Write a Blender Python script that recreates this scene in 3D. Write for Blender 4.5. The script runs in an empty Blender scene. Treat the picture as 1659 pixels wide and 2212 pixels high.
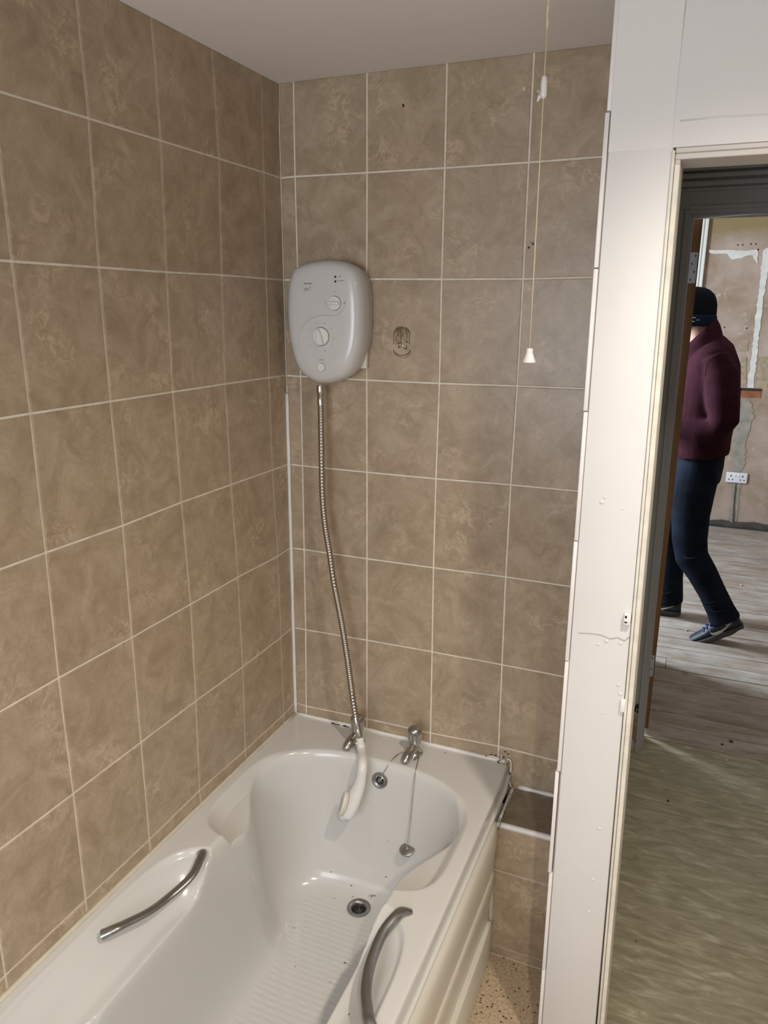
import bpy, bmesh, math, random
from mathutils import Vector, Matrix, Euler
random.seed(7)
S = bpy.context.scene
COL = S.collection
PI = math.pi

# ------------------------------------------------------------------ camera
CAM = Vector((1.06069, -1.84630, 1.70787))
ROT = Euler((1.30790, -0.00580, 0.39497), 'XYZ')
FPX = 1636.2
cd = bpy.data.cameras.new('camera'); cam = bpy.data.objects.new('camera', cd); COL.objects.link(cam)
cam.location = CAM; cam.rotation_euler = ROT
cd.sensor_fit = 'VERTICAL'; cd.sensor_height = 36; cd.sensor_width = 27
cd.lens = 36 * FPX / 2212; cd.clip_start = 0.02; cd.clip_end = 60
S.camera = cam
CM = ROT.to_matrix()
def ray(u, v): return CM @ Vector(((u-829.5)/FPX, -(v-1106)/FPX, -1))
def atx(u, v, X):
    d = ray(u, v); return CAM + d*((X-CAM.x)/d.x)
def aty(u, v, Y):
    d = ray(u, v); return CAM + d*((Y-CAM.y)/d.y)
def atz(u, v, Z):
    d = ray(u, v); return CAM + d*((Z-CAM.z)/d.z)

# ------------------------------------------------------------------ world and light
S.view_settings.view_transform = 'Standard'; S.view_settings.look = 'None'
S.view_settings.gamma = 1; S.view_settings.use_curve_mapping = False
S.view_settings.exposure = 0.0
w = bpy.data.worlds.new('world'); S.world = w; w.use_nodes = True
w.node_tree.nodes['Background'].inputs[0].default_value = (0.55, 0.68, 0.9, 1)
w.node_tree.nodes['Background'].inputs[1].default_value = 0.2

def light(kind, name, loc, energy, color, rot=(0, 0, 0), **kw):
    d = bpy.data.lights.new(name, kind); d.energy = energy; d.color = color
    for k, v in kw.items(): setattr(d, k, v)
    o = bpy.data.objects.new(name, d); COL.objects.link(o); o.location = loc; o.rotation_euler = rot
    return o
# two ceiling spotlights of the bathroom, on the ceiling right of and behind the camera
def aim(loc, target):
    return (Vector(target)-Vector(loc)).to_track_quat('-Z', 'Y').to_euler()
LA = (1.30, -.965, 2.19); LB = (1.41, -2.25, 2.19)
light('SPOT', 'bathroom_spotlight', LA, 56, (1.0, 0.90, 0.76), (0, 0, 0), spot_size=math.radians(156), spot_blend=1.0, shadow_soft_size=0.03)
light('SPOT', 'bathroom_spotlight', LB, 60, (1.0, 0.88, 0.73), (0, 0, 0), spot_size=math.radians(134), spot_blend=0.45, shadow_soft_size=0.03)
# daylight through the bathroom window behind the camera
light('AREA', 'bathroom_window_daylight', (.52, -3.0, 1.45), 27, (0.83, 0.9, 1.0), (math.radians(90), 0, 0), shape='RECTANGLE', size=1.1, size_y=1.0)
# daylight through the bedroom window on the left
light('AREA', 'bedroom_window_daylight', (-1.15, 2.50, 1.55), 135, (0.70, 0.83, 1.0), (0, math.radians(-90), 0), shape='RECTANGLE', size=1.2, size_y=.62, spread=math.radians(140))

# ------------------------------------------------------------------ helpers
def link(name, me, m=None, parent=None, smooth=False):
    o = bpy.data.objects.new(name, me); COL.objects.link(o)
    if m is not None:
        for x in (m if isinstance(m, (list, tuple)) else [m]): me.materials.append(x)
    if parent is not None: o.parent = parent
    if smooth:
        for p in me.polygons: p.use_smooth = True
    return o
def obj(name, bm, m=None, parent=None, smooth=False, auto=None):
    bmesh.ops.recalc_face_normals(bm, faces=bm.faces[:])
    me = bpy.data.meshes.new(name); bm.to_mesh(me); bm.free()
    o = link(name, me, m, parent, smooth or auto is not None)
    if auto is not None:
        me.set_sharp_from_angle(angle=math.radians(auto))
    return o
def empty(name, loc=(0, 0, 0)):
    o = bpy.data.objects.new(name, None); COL.objects.link(o); o.location = loc; o.empty_display_size = .05
    return o
def tag(o, label=None, cat=None, group=None, kind=None):
    if label: o['label'] = label
    if cat: o['category'] = cat
    if group: o['group'] = group
    if kind: o['kind'] = kind
    return o
def box(bm, lo, hi, bev=0, seg=2, mi=0):
    lo, hi = Vector(lo), Vector(hi)
    r = bmesh.ops.create_cube(bm, size=1, matrix=Matrix.Translation((lo+hi)/2) @ Matrix.Diagonal((*(hi-lo), 1)))
    vs = r['verts']; fs = {f for v in vs for f in v.link_faces}
    for f in fs: f.material_index = mi
    if bev:
        es = {e for v in vs for e in v.link_edges}
        bmesh.ops.bevel(bm, geom=list(es), offset=bev, segments=seg, profile=.5, affect='EDGES')
    return vs
def mkbox(name, lo, hi, m, parent=None, bev=0, seg=2):
    bm = bmesh.new(); box(bm, lo, hi, bev, seg); return obj(name, bm, m, parent, auto=40 if bev else None)
def rings(bm, R, closed=False, cap=True, mi=0):
    """R = list of rings of points, bridged one to the next"""
    V = [[bm.verts.new(p) for p in r] for r in R]; n = len(V[0])
    rng = range(len(V)) if closed else range(len(V)-1)
    for i in rng:
        a, b = V[i], V[(i+1) % len(V)]
        for j in range(n):
            f = bm.faces.new((a[j], a[(j+1) % n], b[(j+1) % n], b[j])); f.material_index = mi
    if cap and not closed:
        for r in (V[0], V[-1]):
            f = bm.faces.new(r); f.material_index = mi
    return V
def frames(P):
    P = [Vector(p) for p in P]; T = []
    for i in range(len(P)):
        a = P[max(0, i-1)]; b = P[min(len(P)-1, i+1)]; T.append((b-a).normalized())
    up = Vector((0, 0, 1)) if abs(T[0].z) < .75 else Vector((0, 1, 0))
    n = (up - T[0]*up.dot(T[0])).normalized(); out = []
    for i, t in enumerate(T):
        n = (n - t*n.dot(t)).normalized(); out.append((P[i], n, t.cross(n)))
    return out
def tube(bm, P, r, seg=10, cap=True, mi=0):
    rr = r if hasattr(r, '__len__') else [r]*len(P)
    R = []
    for (p, n, b), q in zip(frames(P), rr):
        qa, qb = q if hasattr(q, '__len__') else (q, q)
        R.append([p + n*math.cos(2*PI*k/seg)*qa + b*math.sin(2*PI*k/seg)*qb for k in range(seg)])
    return rings(bm, R, cap=cap, mi=mi)
def smoothpath(P, n=8):
    """Catmull-Rom through tuples of any length"""
    P = [tuple(p) for p in P]; out = []
    for i in range(len(P)-1):
        p0 = P[max(0, i-1)]; p1 = P[i]; p2 = P[i+1]; p3 = P[min(len(P)-1, i+2)]
        for k in range(n):
            t = k/n
            out.append(tuple(.5*((2*b)+(-a+c)*t+(2*a-5*b+4*c-d)*t*t+(-a+3*b-3*c+d)*t**3) for a, b, c, d in zip(p0, p1, p2, p3)))
    out.append(P[-1]); return out
def lathe(bm, prof, M=Matrix(), seg=24, mi=0, fl=0, nfl=0, cap=True):
    R = []
    for r, z in prof:
        R.append([M @ Vector((max(r, 1e-5)*math.cos(2*PI*k/seg)*(1+(fl*(k % 2) if nfl else 0)), max(r, 1e-5)*math.sin(2*PI*k/seg)*(1+(fl*(k % 2) if nfl else 0)), z)) for k in range(seg)])
    return rings(bm, R, mi=mi, cap=cap)
def grid(bm, xs, ys, fn, mi=0):
    V = [[bm.verts.new(fn(x, y)) for x in xs] for y in ys]
    for j in range(len(ys)-1):
        for i in range(len(xs)-1):
            f = bm.faces.new((V[j][i], V[j][i+1], V[j+1][i+1], V[j+1][i])); f.material_index = mi
    return V
def ell(bm, c, r, rot=None, seg=20):
    M = Matrix.Translation(c) @ (rot.to_matrix().to_4x4() if rot else Matrix()) @ Matrix.Diagonal((*r, 1))
    bmesh.ops.create_uvsphere(bm, u_segments=seg, v_segments=seg//2+2, radius=1, matrix=M)
def fuse(name, bm, m, parent, voxel=.008, smooth=6, factor=.5):
    """melt overlapping solids into one continuous skin"""
    me = bpy.data.meshes.new(name+'_t'); bmesh.ops.recalc_face_normals(bm, faces=bm.faces[:]); bm.to_mesh(me); bm.free()
    t = bpy.data.objects.new('t', me); COL.objects.link(t)
    md = t.modifiers.new('r', 'REMESH'); md.mode = 'VOXEL'; md.voxel_size = voxel
    ms = t.modifiers.new('s', 'SMOOTH'); ms.iterations = smooth; ms.factor = factor
    dg = bpy.context.evaluated_depsgraph_get()
    me2 = bpy.data.meshes.new_from_object(t.evaluated_get(dg)); me2.name = name
    bpy.data.objects.remove(t); bpy.data.meshes.remove(me)
    return link(name, me2, m, parent, True)
def textmesh(name, s, size, M, m, parent, extrude=.0002, shear=0, spacing=1):
    cu = bpy.data.curves.new(name, 'FONT'); cu.body = s; cu.size = size; cu.extrude = extrude
    cu.align_x = 'CENTER'; cu.align_y = 'CENTER'; cu.shear = shear; cu.space_character = spacing
    t = bpy.data.objects.new('t', cu); COL.objects.link(t)
    dg = bpy.context.evaluated_depsgraph_get(); me = bpy.data.meshes.new_from_object(t.evaluated_get(dg))
    bpy.data.objects.remove(t); me.transform(M); me.materials.clear(); me.name = name
    return link(name, me, m, parent)

# ------------------------------------------------------------------ materials
def new(name):
    m = bpy.data.materials.new(name); m.use_nodes = True; nt = m.node_tree
    return m, nt, nt.nodes['Principled BSDF']
def N(nt, t, **kw):
    n = nt.nodes.new(t)
    for k, v in kw.items():
        if k in n.inputs.keys(): n.inputs[k].default_value = v
        else: setattr(n, k, v)
    return n
def ramp(nt, stops):
    r = nt.nodes.new('ShaderNodeValToRGB'); e = r.color_ramp.elements
    while len(e) < len(stops): e.new(.5)
    for el, (p, c) in zip(e, stops):
        el.position = p; el.color = (*c, 1) if len(c) == 3 else c
    return r
def lin(r, g, b):
    f = lambda c: (c/255/12.92) if c/255 <= .04045 else ((c/255+.055)/1.055)**2.4
    return (f(r), f(g), f(b))
def mat(name, col, rough=.5, metal=0, var=0, vs=8, bump=0, bs=60, coat=0, spec=.5, stretch=None):
    m, nt, b = new(name); L = nt.links.new
    b.inputs['Roughness'].default_value = rough; b.inputs['Metallic'].default_value = metal
    b.inputs['Coat Weight'].default_value = coat; b.inputs['Coat Roughness'].default_value = .06
    b.inputs['Specular IOR Level'].default_value = spec
    b.inputs['Base Color'].default_value = (*col, 1)
    tc = N(nt, 'ShaderNodeTexCoord'); src = tc.outputs['Object']
    if stretch:
        mp = N(nt, 'ShaderNodeMapping'); mp.inputs['Scale'].default_value = stretch; L(src, mp.inputs[0]); src = mp.outputs[0]
    if var:
        n = N(nt, 'ShaderNodeTexNoise', Scale=vs, Detail=6.0, Roughness=.6); L(src, n.inputs['Vector'])
        r = ramp(nt, [(.3, tuple(max(0, c*(1-var)) for c in col)), (.7, tuple(min(1, c*(1+var)) for c in col))])
        L(n.outputs[0], r.inputs[0]); L(r.outputs[0], b.inputs['Base Color'])
    if bump:
        n = N(nt, 'ShaderNodeTexNoise', Scale=bs, Detail=4.0); L(src, n.inputs['Vector'])
        bp = N(nt, 'ShaderNodeBump', Strength=bump, Distance=.002); L(n.outputs[0], bp.inputs['Height']); L(bp.outputs[0], b.inputs['Normal'])
    return m
def tile_mat(name, dark, mid, light_, rough=.3):
    m, nt, b = new(name); L = nt.links.new
    tc = N(nt, 'ShaderNodeTexCoord'); geo = N(nt, 'ShaderNodeNewGeometry')
    sc = N(nt, 'ShaderNodeVectorMath', operation='SCALE'); sc.inputs['Scale'].default_value = 37.0
    cmb = N(nt, 'ShaderNodeCombineXYZ'); L(geo.outputs['Random Per Island'], cmb.inputs[0]); L(geo.outputs['Random Per Island'], cmb.inputs[2])
    L(cmb.outputs[0], sc.inputs[0])
    ad = N(nt, 'ShaderNodeVectorMath', operation='ADD'); L(tc.outputs['Object'], ad.inputs[0]); L(sc.outputs[0], ad.inputs[1])
    n1 = N(nt, 'ShaderNodeTexNoise', Scale=13.0, Detail=9.0, Roughness=.70, Distortion=.9); L(ad.outputs[0], n1.inputs['Vector'])
    r1 = ramp(nt, [(.30, dark), (.50, mid), (.72, light_)]); L(n1.outputs[0], r1.inputs[0])
    n2 = N(nt, 'ShaderNodeTexNoise', Scale=30.0, Detail=8.0, Roughness=.7, Distortion=1.3); L(ad.outputs[0], n2.inputs['Vector'])
    r2 = ramp(nt, [(.50, (0, 0, 0)), (.57, (1, 1, 1)), (.64, (0, 0, 0))]); L(n2.outputs[0], r2.inputs[0])
    n3 = N(nt, 'ShaderNodeTexNoise', Scale=9, Detail=2.0); L(ad.outputs[0], n3.inputs['Vector'])
    r3 = ramp(nt, [(.5, (0, 0, 0)), (.68, (1, 1, 1))]); L(n3.outputs[0], r3.inputs[0])
    mu = N(nt, 'ShaderNodeMath', operation='MULTIPLY'); L(r2.outputs[0], mu.inputs[0]); L(r3.outputs[0], mu.inputs[1])
    mu2 = N(nt, 'ShaderNodeMath', operation='MULTIPLY'); L(mu.outputs[0], mu2.inputs[0]); mu2.inputs[1].default_value = .5
    mx = N(nt, 'ShaderNodeMix', data_type='RGBA'); L(mu2.outputs[0], mx.inputs['Factor']); L(r1.outputs[0], mx.inputs['A'])
    mx.inputs['B'].default_value = (*[min(1, c*1.45) for c in light_], 1)
    # dark fine veins
    n4 = N(nt, 'ShaderNodeTexNoise', Scale=24.0, Detail=9.0, Roughness=.72, Distortion=2.2); L(ad.outputs[0], n4.inputs['Vector'])
    r4 = ramp(nt, [(.43, (0, 0, 0)), (.46, (1, 1, 1)), (.49, (0, 0, 0))]); L(n4.outputs[0], r4.inputs[0])
    mu3 = N(nt, 'ShaderNodeMath', operation='MULTIPLY'); L(r4.outputs[0], mu3.inputs[0]); mu3.inputs[1].default_value = .22
    mx2 = N(nt, 'ShaderNodeMix', data_type='RGBA'); L(mu3.outputs[0], mx2.inputs['Factor']); L(mx.outputs['Result'], mx2.inputs['A'])
    mx2.inputs['B'].default_value = (*[c*.6 for c in dark], 1)
    L(mx2.outputs['Result'], b.inputs['Base Color'])
    b.inputs['Roughness'].default_value = rough; b.inputs['Specular IOR Level'].default_value = .4
    bp = N(nt, 'ShaderNodeBump', Strength=.14, Distance=.002); L(n2.outputs[0], bp.inputs['Height']); L(bp.outputs[0], b.inputs['Normal'])
    return m
TD, TM, TL = (.305, .229, .150), (.392, .304, .211), (.475, .380, .278)
M_tile = tile_mat('beige marbled ceramic', TD, TM, TL)
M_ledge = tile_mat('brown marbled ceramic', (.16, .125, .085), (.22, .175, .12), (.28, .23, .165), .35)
M_grout = mat('cream grout', (.74, .68, .57), .85, var=.12, vs=30)
M_sil = mat('white silicone', (.74, .72, .67), .35, var=.06, vs=20)
M_silc = mat('aged cream silicone', (.58, .53, .43), .4, var=.1, vs=20)
M_bath = mat('white acrylic', (.61, .60, .575), .15, var=.015, vs=3)
M_panel = mat('cream white plastic', (.68, .65, .57), .32, var=.02, vs=4)
M_white = mat('white gloss paint', (.80, .785, .76), .38, bump=.12, bs=14, var=.02, vs=5)
M_wall = mat('white emulsion', (.68, .67, .66), .7, bump=.2, bs=30, var=.025, vs=4)
M_ceil = mat('off white ceiling paint', (.80, .76, .74), .8, bump=.1, bs=40, var=.02, vs=3)
M_edge = mat('cream flaking paint', (.68, .65, .57), .6, bump=.5, bs=45, var=.10, vs=30)
M_chrome = mat('dulled chrome', (.50, .49, .46), .16, 1, var=.1, vs=60)
M_handle = mat('satin chrome', (.37, .37, .365), .32, 1, var=.06, vs=40)
M_hose = mat('chrome hose', (.40, .36, .31), .28, 1)
M_heater = mat('white ABS plastic', (.59, .578, .565), .22, var=.01, vs=4, coat=.2)
M_hset = mat('white glossy plastic', (.74, .72, .69), .2)
M_cream = mat('yellowed plastic', (.68, .65, .56), .35)
M_print = mat('grey print', (.08, .08, .08), .5)
M_black = mat('black', (.008, .008, .008), .5)
M_dark = mat('dark void', (.02, .018, .016), .9)
M_drain = mat('grey worn metal', (.30, .30, .29), .35, .9, var=.15, vs=50)
M_strain = mat('hole shade metal', (.07, .068, .062), .5, .5, var=.4, vs=90)  # strainer coloured dark to stand for the shade down the plug hole
M_cord = mat('yellowed cord', (.62, .53, .36), .8)
M_trim = mat('white tile trim', (.74, .71, .70), .35, var=.05, vs=12)
M_brown = mat('brown stain', (.10, .055, .02), .7, var=.4, vs=90)

# hardwood of door
def wood(name, c1, c2, rough=.55, axis=2, sc=9):
    m, nt, b = new(name); L = nt.links.new
    tc = N(nt, 'ShaderNodeTexCoord'); mp = N(nt, 'ShaderNodeMapping'); s = [sc*4]*3; s[axis] = sc*.25; mp.inputs['Scale'].default_value = s
    L(tc.outputs['Object'], mp.inputs[0]); n = N(nt, 'ShaderNodeTexNoise', Scale=1.0, Detail=8.0, Roughness=.65, Distortion=.4); L(mp.outputs[0], n.inputs['Vector'])
    r = ramp(nt, [(.3, c1), (.7, c2)]); L(n.outputs[0], r.inputs[0]); L(r.outputs[0], b.inputs['Base Color'])
    b.inputs['Roughness'].default_value = rough
    return m
M_door = wood('brown stained timber', (.10, .042, .010), (.20, .092, .024))

def board_mat():
    m, nt, b = new('bare dusty floorboards'); L = nt.links.new
    tc = N(nt, 'ShaderNodeTexCoord'); geo = N(nt, 'ShaderNodeNewGeometry')
    cmb = N(nt, 'ShaderNodeCombineXYZ'); ml = N(nt, 'ShaderNodeMath', operation='MULTIPLY'); ml.inputs[1].default_value = 31.
    L(geo.outputs['Random Per Island'], ml.inputs[0]); L(ml.outputs[0], cmb.inputs[0])
    ad = N(nt, 'ShaderNodeVectorMath', operation='ADD'); L(tc.outputs['Object'], ad.inputs[0]); L(cmb.outputs[0], ad.inputs[1])
    mp = N(nt, 'ShaderNodeMapping'); mp.inputs['Scale'].default_value = (2.2, 34, 5); L(ad.outputs[0], mp.inputs[0])
    n = N(nt, 'ShaderNodeTexNoise', Scale=1.0, Detail=8.0, Roughness=.65, Distortion=.6); L(mp.outputs[0], n.inputs['Vector'])
    r = ramp(nt, [(.3, (.17, .125, .088)), (.7, (.37, .29, .215))]); L(n.outputs[0], r.inputs[0])
    mp2 = N(nt, 'ShaderNodeMapping'); mp2.inputs['Scale'].default_value = (3, 7, 3); L(ad.outputs[0], mp2.inputs[0])
    n2 = N(nt, 'ShaderNodeTexNoise', Scale=1.0, Detail=7.0, Roughness=.7); L(mp2.outputs[0], n2.inputs['Vector'])
    r2 = ramp(nt, [(.42, (0, 0, 0)), (.72, (1, 1, 1))]); L(n2.outputs[0], r2.inputs[0])
    mx = N(nt, 'ShaderNodeMix', data_type='RGBA'); L(r2.outputs[0], mx.inputs['Factor']); L(r.outputs[0], mx.inputs['A']); mx.inputs['B'].default_value = (.46, .42, .36, 1)
    n3 = N(nt, 'ShaderNodeTexNoise', Scale=13.0, Detail=5.0, Roughness=.6); L(tc.outputs['Object'], n3.inputs['Vector'])
    r3 = ramp(nt, [(.28, (1, 1, 1)), (.36, (0, 0, 0))]); L(n3.outputs[0], r3.inputs[0])
    mu = N(nt, 'ShaderNodeMath', operation='MULTIPLY'); L(r3.outputs[0], mu.inputs[0]); mu.inputs[1].default_value = .6
    mx2 = N(nt, 'ShaderNodeMix', data_type='RGBA'); L(mu.outputs[0], mx2.inputs['Factor']); L(mx.outputs['Result'], mx2.inputs['A']); mx2.inputs['B'].default_value = (.07, .05, .035, 1)
    L(mx2.outputs['Result'], b.inputs['Base Color']); b.inputs['Roughness'].default_value = .7
    bp = N(nt, 'ShaderNodeBump', Strength=.3, Distance=.003); L(n.outputs[0], bp.inputs['Height']); L(bp.outputs[0], b.inputs['Normal'])
    return m
M_board = board_mat()
def hall_mat():
    m, nt, b = new('olive streaked vinyl'); L = nt.links.new
    tc = N(nt, 'ShaderNodeTexCoord'); mp = N(nt, 'ShaderNodeMapping'); mp.inputs['Scale'].default_value = (10, 42, 1); mp.inputs['Rotation'].default_value = (0, 0, .10)
    L(tc.outputs['Object'], mp.inputs[0]); n = N(nt, 'ShaderNodeTexNoise', Scale=1.0, Detail=6.0, Roughness=.62, Distortion=.8); L(mp.outputs[0], n.inputs['Vector'])
    r = ramp(nt, [(.3, (.205, .178, .102)), (.55, (.32, .283, .182)), (.78, (.52, .475, .345))]); L(n.outputs[0], r.inputs[0])
    L(r.outputs[0], b.inputs['Base Color']); b.inputs['Roughness'].default_value = .42
    return m
M_vinyl = hall_mat()
def speckle_mat():
    m, nt, b = new('speckled beige vinyl'); L = nt.links.new
    tc = N(nt, 'ShaderNodeTexCoord')
    v = N(nt, 'ShaderNodeTexVoronoi', Scale=95.0); L(tc.outputs['Object'], v.inputs['Vector'])
    cut = ramp(nt, [(.20, (1, 1, 1)), (.30, (0, 0, 0))]); L(v.outputs['Distance'], cut.inputs[0])
    sep = N(nt, 'ShaderNodeSeparateColor'); L(v.outputs['Color'], sep.inputs[0])
    gt = N(nt, 'ShaderNodeMath', operation='GREATER_THAN'); L(sep.outputs[0], gt.inputs[0]); gt.inputs[1].default_value = .62
    mu = N(nt, 'ShaderNodeMath', operation='MULTIPLY'); L(cut.outputs[0], mu.inputs[0]); L(gt.outputs[0], mu.inputs[1])
    n = N(nt, 'ShaderNodeTexNoise', Scale=130.0, Detail=5.0, Roughness=.7); L(tc.outputs['Object'], n.inputs['Vector'])
    r = ramp(nt, [(.35, (.36, .26, .16)), (.65, (.62, .50, .36))]); L(n.outputs[0], r.inputs[0])
    mx = N(nt, 'ShaderNodeMix', data_type='RGBA'); L(mu.outputs[0], mx.inputs['Factor']); L(r.outputs[0], mx.inputs['A']); mx.inputs['B'].default_value = (.07, .045, .025, 1)
    L(mx.outputs['Result'], b.inputs['Base Color']); b.inputs['Roughness'].default_value = .6
    return m
M_speck = speckle_mat()
def plaster_mat():
    m, nt, b = new('stripped pink plaster'); L = nt.links.new
    tc = N(nt, 'ShaderNodeTexCoord')
    n = N(nt, 'ShaderNodeTexNoise', Scale=2.6, Detail=8.0, Roughness=.62, Distortion=.4); L(tc.outputs['Object'], n.inputs['Vector'])
    r = ramp(nt, [(.3, (.24, .15, .075)), (.5, (.38, .275, .20)), (.72, (.48, .375, .30))]); L(n.outputs[0], r.inputs[0])
    n2 = N(nt, 'ShaderNodeTexNoise', Scale=9.0, Detail=6.0, Roughness=.7); L(tc.outputs['Object'], n2.inputs['Vector'])
    r2 = ramp(nt, [(.60, (0, 0, 0)), (.68, (1, 1, 1))]); L(n2.outputs[0], r2.inputs[0])
    mu = N(nt, 'ShaderNodeMath', operation='MULTIPLY'); L(r2.outputs[0], mu.inputs[0]); mu.inputs[1].default_value = .5
    mx = N(nt, 'ShaderNodeMix', data_type='RGBA'); L(mu.outputs[0], mx.inputs['Factor']); L(r.outputs[0], mx.inputs['A']); mx.inputs['B'].default_value = (.60, .52, .42, 1)
    # ochre band near the top
    sp = N(nt, 'ShaderNodeSeparateXYZ'); L(tc.outputs['Object'], sp.inputs[0])
    nz = N(nt, 'ShaderNodeMath', operation='ADD'); L(sp.outputs['Z'], nz.inputs[0])
    nn = N(nt, 'ShaderNodeMath', operation='MULTIPLY'); L(n2.outputs[0], nn.inputs[0]); nn.inputs[1].default_value = .12; L(nn.outputs[0], nz.inputs[1])
    rz = ramp(nt, [(.0, (0, 0, 0)), (1, (1, 1, 1))]); mr = N(nt, 'ShaderNodeMapRange'); mr.inputs['From Min'].default_value = 2.24; mr.inputs['From Max'].default_value = 2.36
    L(nz.outputs[0], mr.inputs['Value']); L(mr.outputs[0], rz.inputs[0])
    mx2 = N(nt, 'ShaderNodeMix', data_type='RGBA'); L(rz.outputs[0], mx2.inputs['Factor']); L(mx.outputs['Result'], mx2.inputs['A']); mx2.inputs['B'].default_value = (.27, .19, .085, 1)
    L(mx2.outputs['Result'], b.inputs['Base Color']); b.inputs['Roughness'].default_value = .9
    bp = N(nt, 'ShaderNodeBump', Strength=.4, Distance=.004); L(n2.outputs[0], bp.inputs['Height']); L(bp.outputs[0], b.inputs['Normal'])
    return m
M_plaster = plaster_mat()
M_filler = mat('white filler', (.66, .62, .53), .9, var=.12, vs=20, bump=.6, bs=40)
M_cement = mat('grey cement filler', (.30, .26, .20), .95, var=.25, vs=14, bump=.6, bs=30)
M_brick = mat('red brick', (.26, .09, .04), .9, var=.3, vs=18, bump=.5, bs=60)
M_grey = mat('shade-dimmed hall paint', (.33, .34, .345), .5, var=.03, vs=6)  # colour lowered and cooled to paint in the dim, shaded hallway
M_steel = mat('zinc steel', (.42, .46, .50), .4, .7, var=.1, vs=30)

# ------------------------------------------------------------------ tiled walls
CEIL = 2.25
ZR = [2.28, 2.031, 1.779, 1.527, 1.278, 1.029, .778, .526, .275, .030, -.22]
LN={(1,1):(-0.083,2.032),(1,2):(-0.088,1.779),(1,3):(-0.090,1.528),(1,4):(-0.088,1.278),(1,5):(-0.073,1.025),(1,6):(-0.070,0.774),(1,7):(-0.070,0.520),(2,1):(-0.275,2.032),(2,2):(-0.286,1.780),(2,3):(-0.293,1.529),(2,4):(-0.288,1.279),(2,5):(-0.276,1.030),(2,6):(-0.274,0.773),(2,7):(-0.279,0.523),(3,1):(-0.478,2.032),(3,2):(-0.486,1.778),(3,3):(-0.491,1.529),(3,4):(-0.486,1.280),(3,5):(-0.477,1.029),(3,6):(-0.481,0.777),(3,7):(-0.489,0.531),(4,1):(-0.676,2.032),(4,2):(-0.683,1.778),(4,3):(-0.683,1.529),(4,4):(-0.679,1.276),(4,5):(-0.680,1.029),(5,2):(-0.880,1.778),(5,3):(-0.878,1.529),(5,4):(-0.879,1.278),(5,5):(-0.883,1.031)}
BN={(1,1):(0.041,2.032),(1,3):(0.044,1.526),(1,4):(0.044,1.277),(1,5):(0.043,1.029),(1,6):(0.042,0.777),(1,7):(0.038,0.522),(2,1):(0.243,2.030),(2,2):(0.242,1.779),(2,3):(0.242,1.524),(2,4):(0.243,1.276),(2,5):(0.243,1.028),(2,6):(0.243,0.780),(3,1):(0.444,2.029),(3,2):(0.443,1.777),(3,3):(0.444,1.524),(3,4):(0.441,1.276),(3,5):(0.440,1.029),(3,6):(0.442,0.781),(3,7):(0.443,0.526),(4,1):(0.644,2.029),(4,2):(0.645,1.776),(4,3):(0.644,1.526),(4,4):(0.640,1.278),(4,5):(0.639,1.031),(4,6):(0.641,0.780),(4,7):(0.643,0.532)}
def tile(bm, q, o, n, th=.0022):
    """one glazed tile: q = 4 corners (a,z) mapped by o, n = outward normal"""
    c = [o(a, z) for a, z in q]; cen = sum(c, Vector())/4
    back = [bm.verts.new(p) for p in c]
    e = .0016
    def inset(p, k): d = (cen-p); return p + d.normalized()*k
    mid = [bm.verts.new(p + n*(th-.001)) for p in c]
    top = [bm.verts.new(inset(p, e) + n*th) for p in c]
    for A, B_ in ((back, mid), (mid, top)):
        for j in range(4): bm.faces.new((A[j], A[(j+1) % 4], B_[(j+1) % 4], B_[j])).material_index = 0
    bm.faces.new(top).material_index = 0
def tiled(name, nodes, a_edges, rows, o, n, amin, amax, zmin, zmax, base, sign, g=.0024, parent=None, kind='structure'):
    """nodes(k,r) -> (a,z); tiles in columns k..k+1"""
    bm = bmesh.new()
    def cl(a, z): return (min(max(a, amin), amax), min(max(z, zmin), zmax))
    for k in range(a_edges[0], a_edges[1]):
        for r in range(rows[0], rows[1]):
            A = [nodes(k, r), nodes(k+1, r), nodes(k+1, r+1), nodes(k, r+1)]
            A = [cl(*p) for p in A]
            ca = sum(p[0] for p in A)/4; cz = sum(p[1] for p in A)/4
            if max(p[0] for p in A)-min(p[0] for p in A) < .008 or max(p[1] for p in A)-min(p[1] for p in A) < .008: continue
            q = [(a+(g if a < ca else -g), z+(g if z < cz else -g)) for a, z in A]
            tile(bm, q, o, n)
    return obj(name, bm, M_tile, parent)
def lnode(k, r):
    if (k, r) in LN: a, z = LN[(k, r)]
    elif k <= 0: a, z = (0, ZR[r])
    else: a, z = (-(0.0828+.1993*(k-1)), ZR[r])
    if k == 1 and r == 0: a = -.080
    return a, z
def bnode(k, r):
    if (k, r) in BN: return BN[(k, r)]
    if k <= 0: return 0.0, ZR[r]
    return .0424+.2004*(k-1), ZR[r]
def slab(name, lo, hi, m, parent=None, kind='structure'):
    o = mkbox(name, lo, hi, m, parent)
    if parent is None: o['kind'] = kind
    return o
YR = -3.05
wl = slab('wall_left', (-.12, YR, 0), (-.0025, 0.12, CEIL), M_grout)
tiled('tile_field', lnode, (0, 15), (0, 10), lambda a, z: Vector((-.0025, a, z)), Vector((1, 0, 0)), -2.9, -.0005, .01, CEIL+.002, None, 1, parent=wl)
wb = slab('wall_back', (-.0025, .0025, 0), (.970, .12, CEIL), M_grout)
tiled('tile_field', bnode, (0, 5), (0, 10), lambda a, z: Vector((a, .0025, z)), Vector((0, -1, 0)), .0005, .8595, .01, CEIL+.002, None, 1, parent=wb)
# ceiling / bathroom floor
slab('ceiling', (-.12, YR-.1, CEIL), (2.6, 1.06, CEIL+.08), M_ceil)
slab('floor', (-.12, YR-.1, -.05), (2.6, -.36, 0), M_speck)
slab('floor', (-.12, -.36, -.05), (.93, .12, 0), M_speck)
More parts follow.
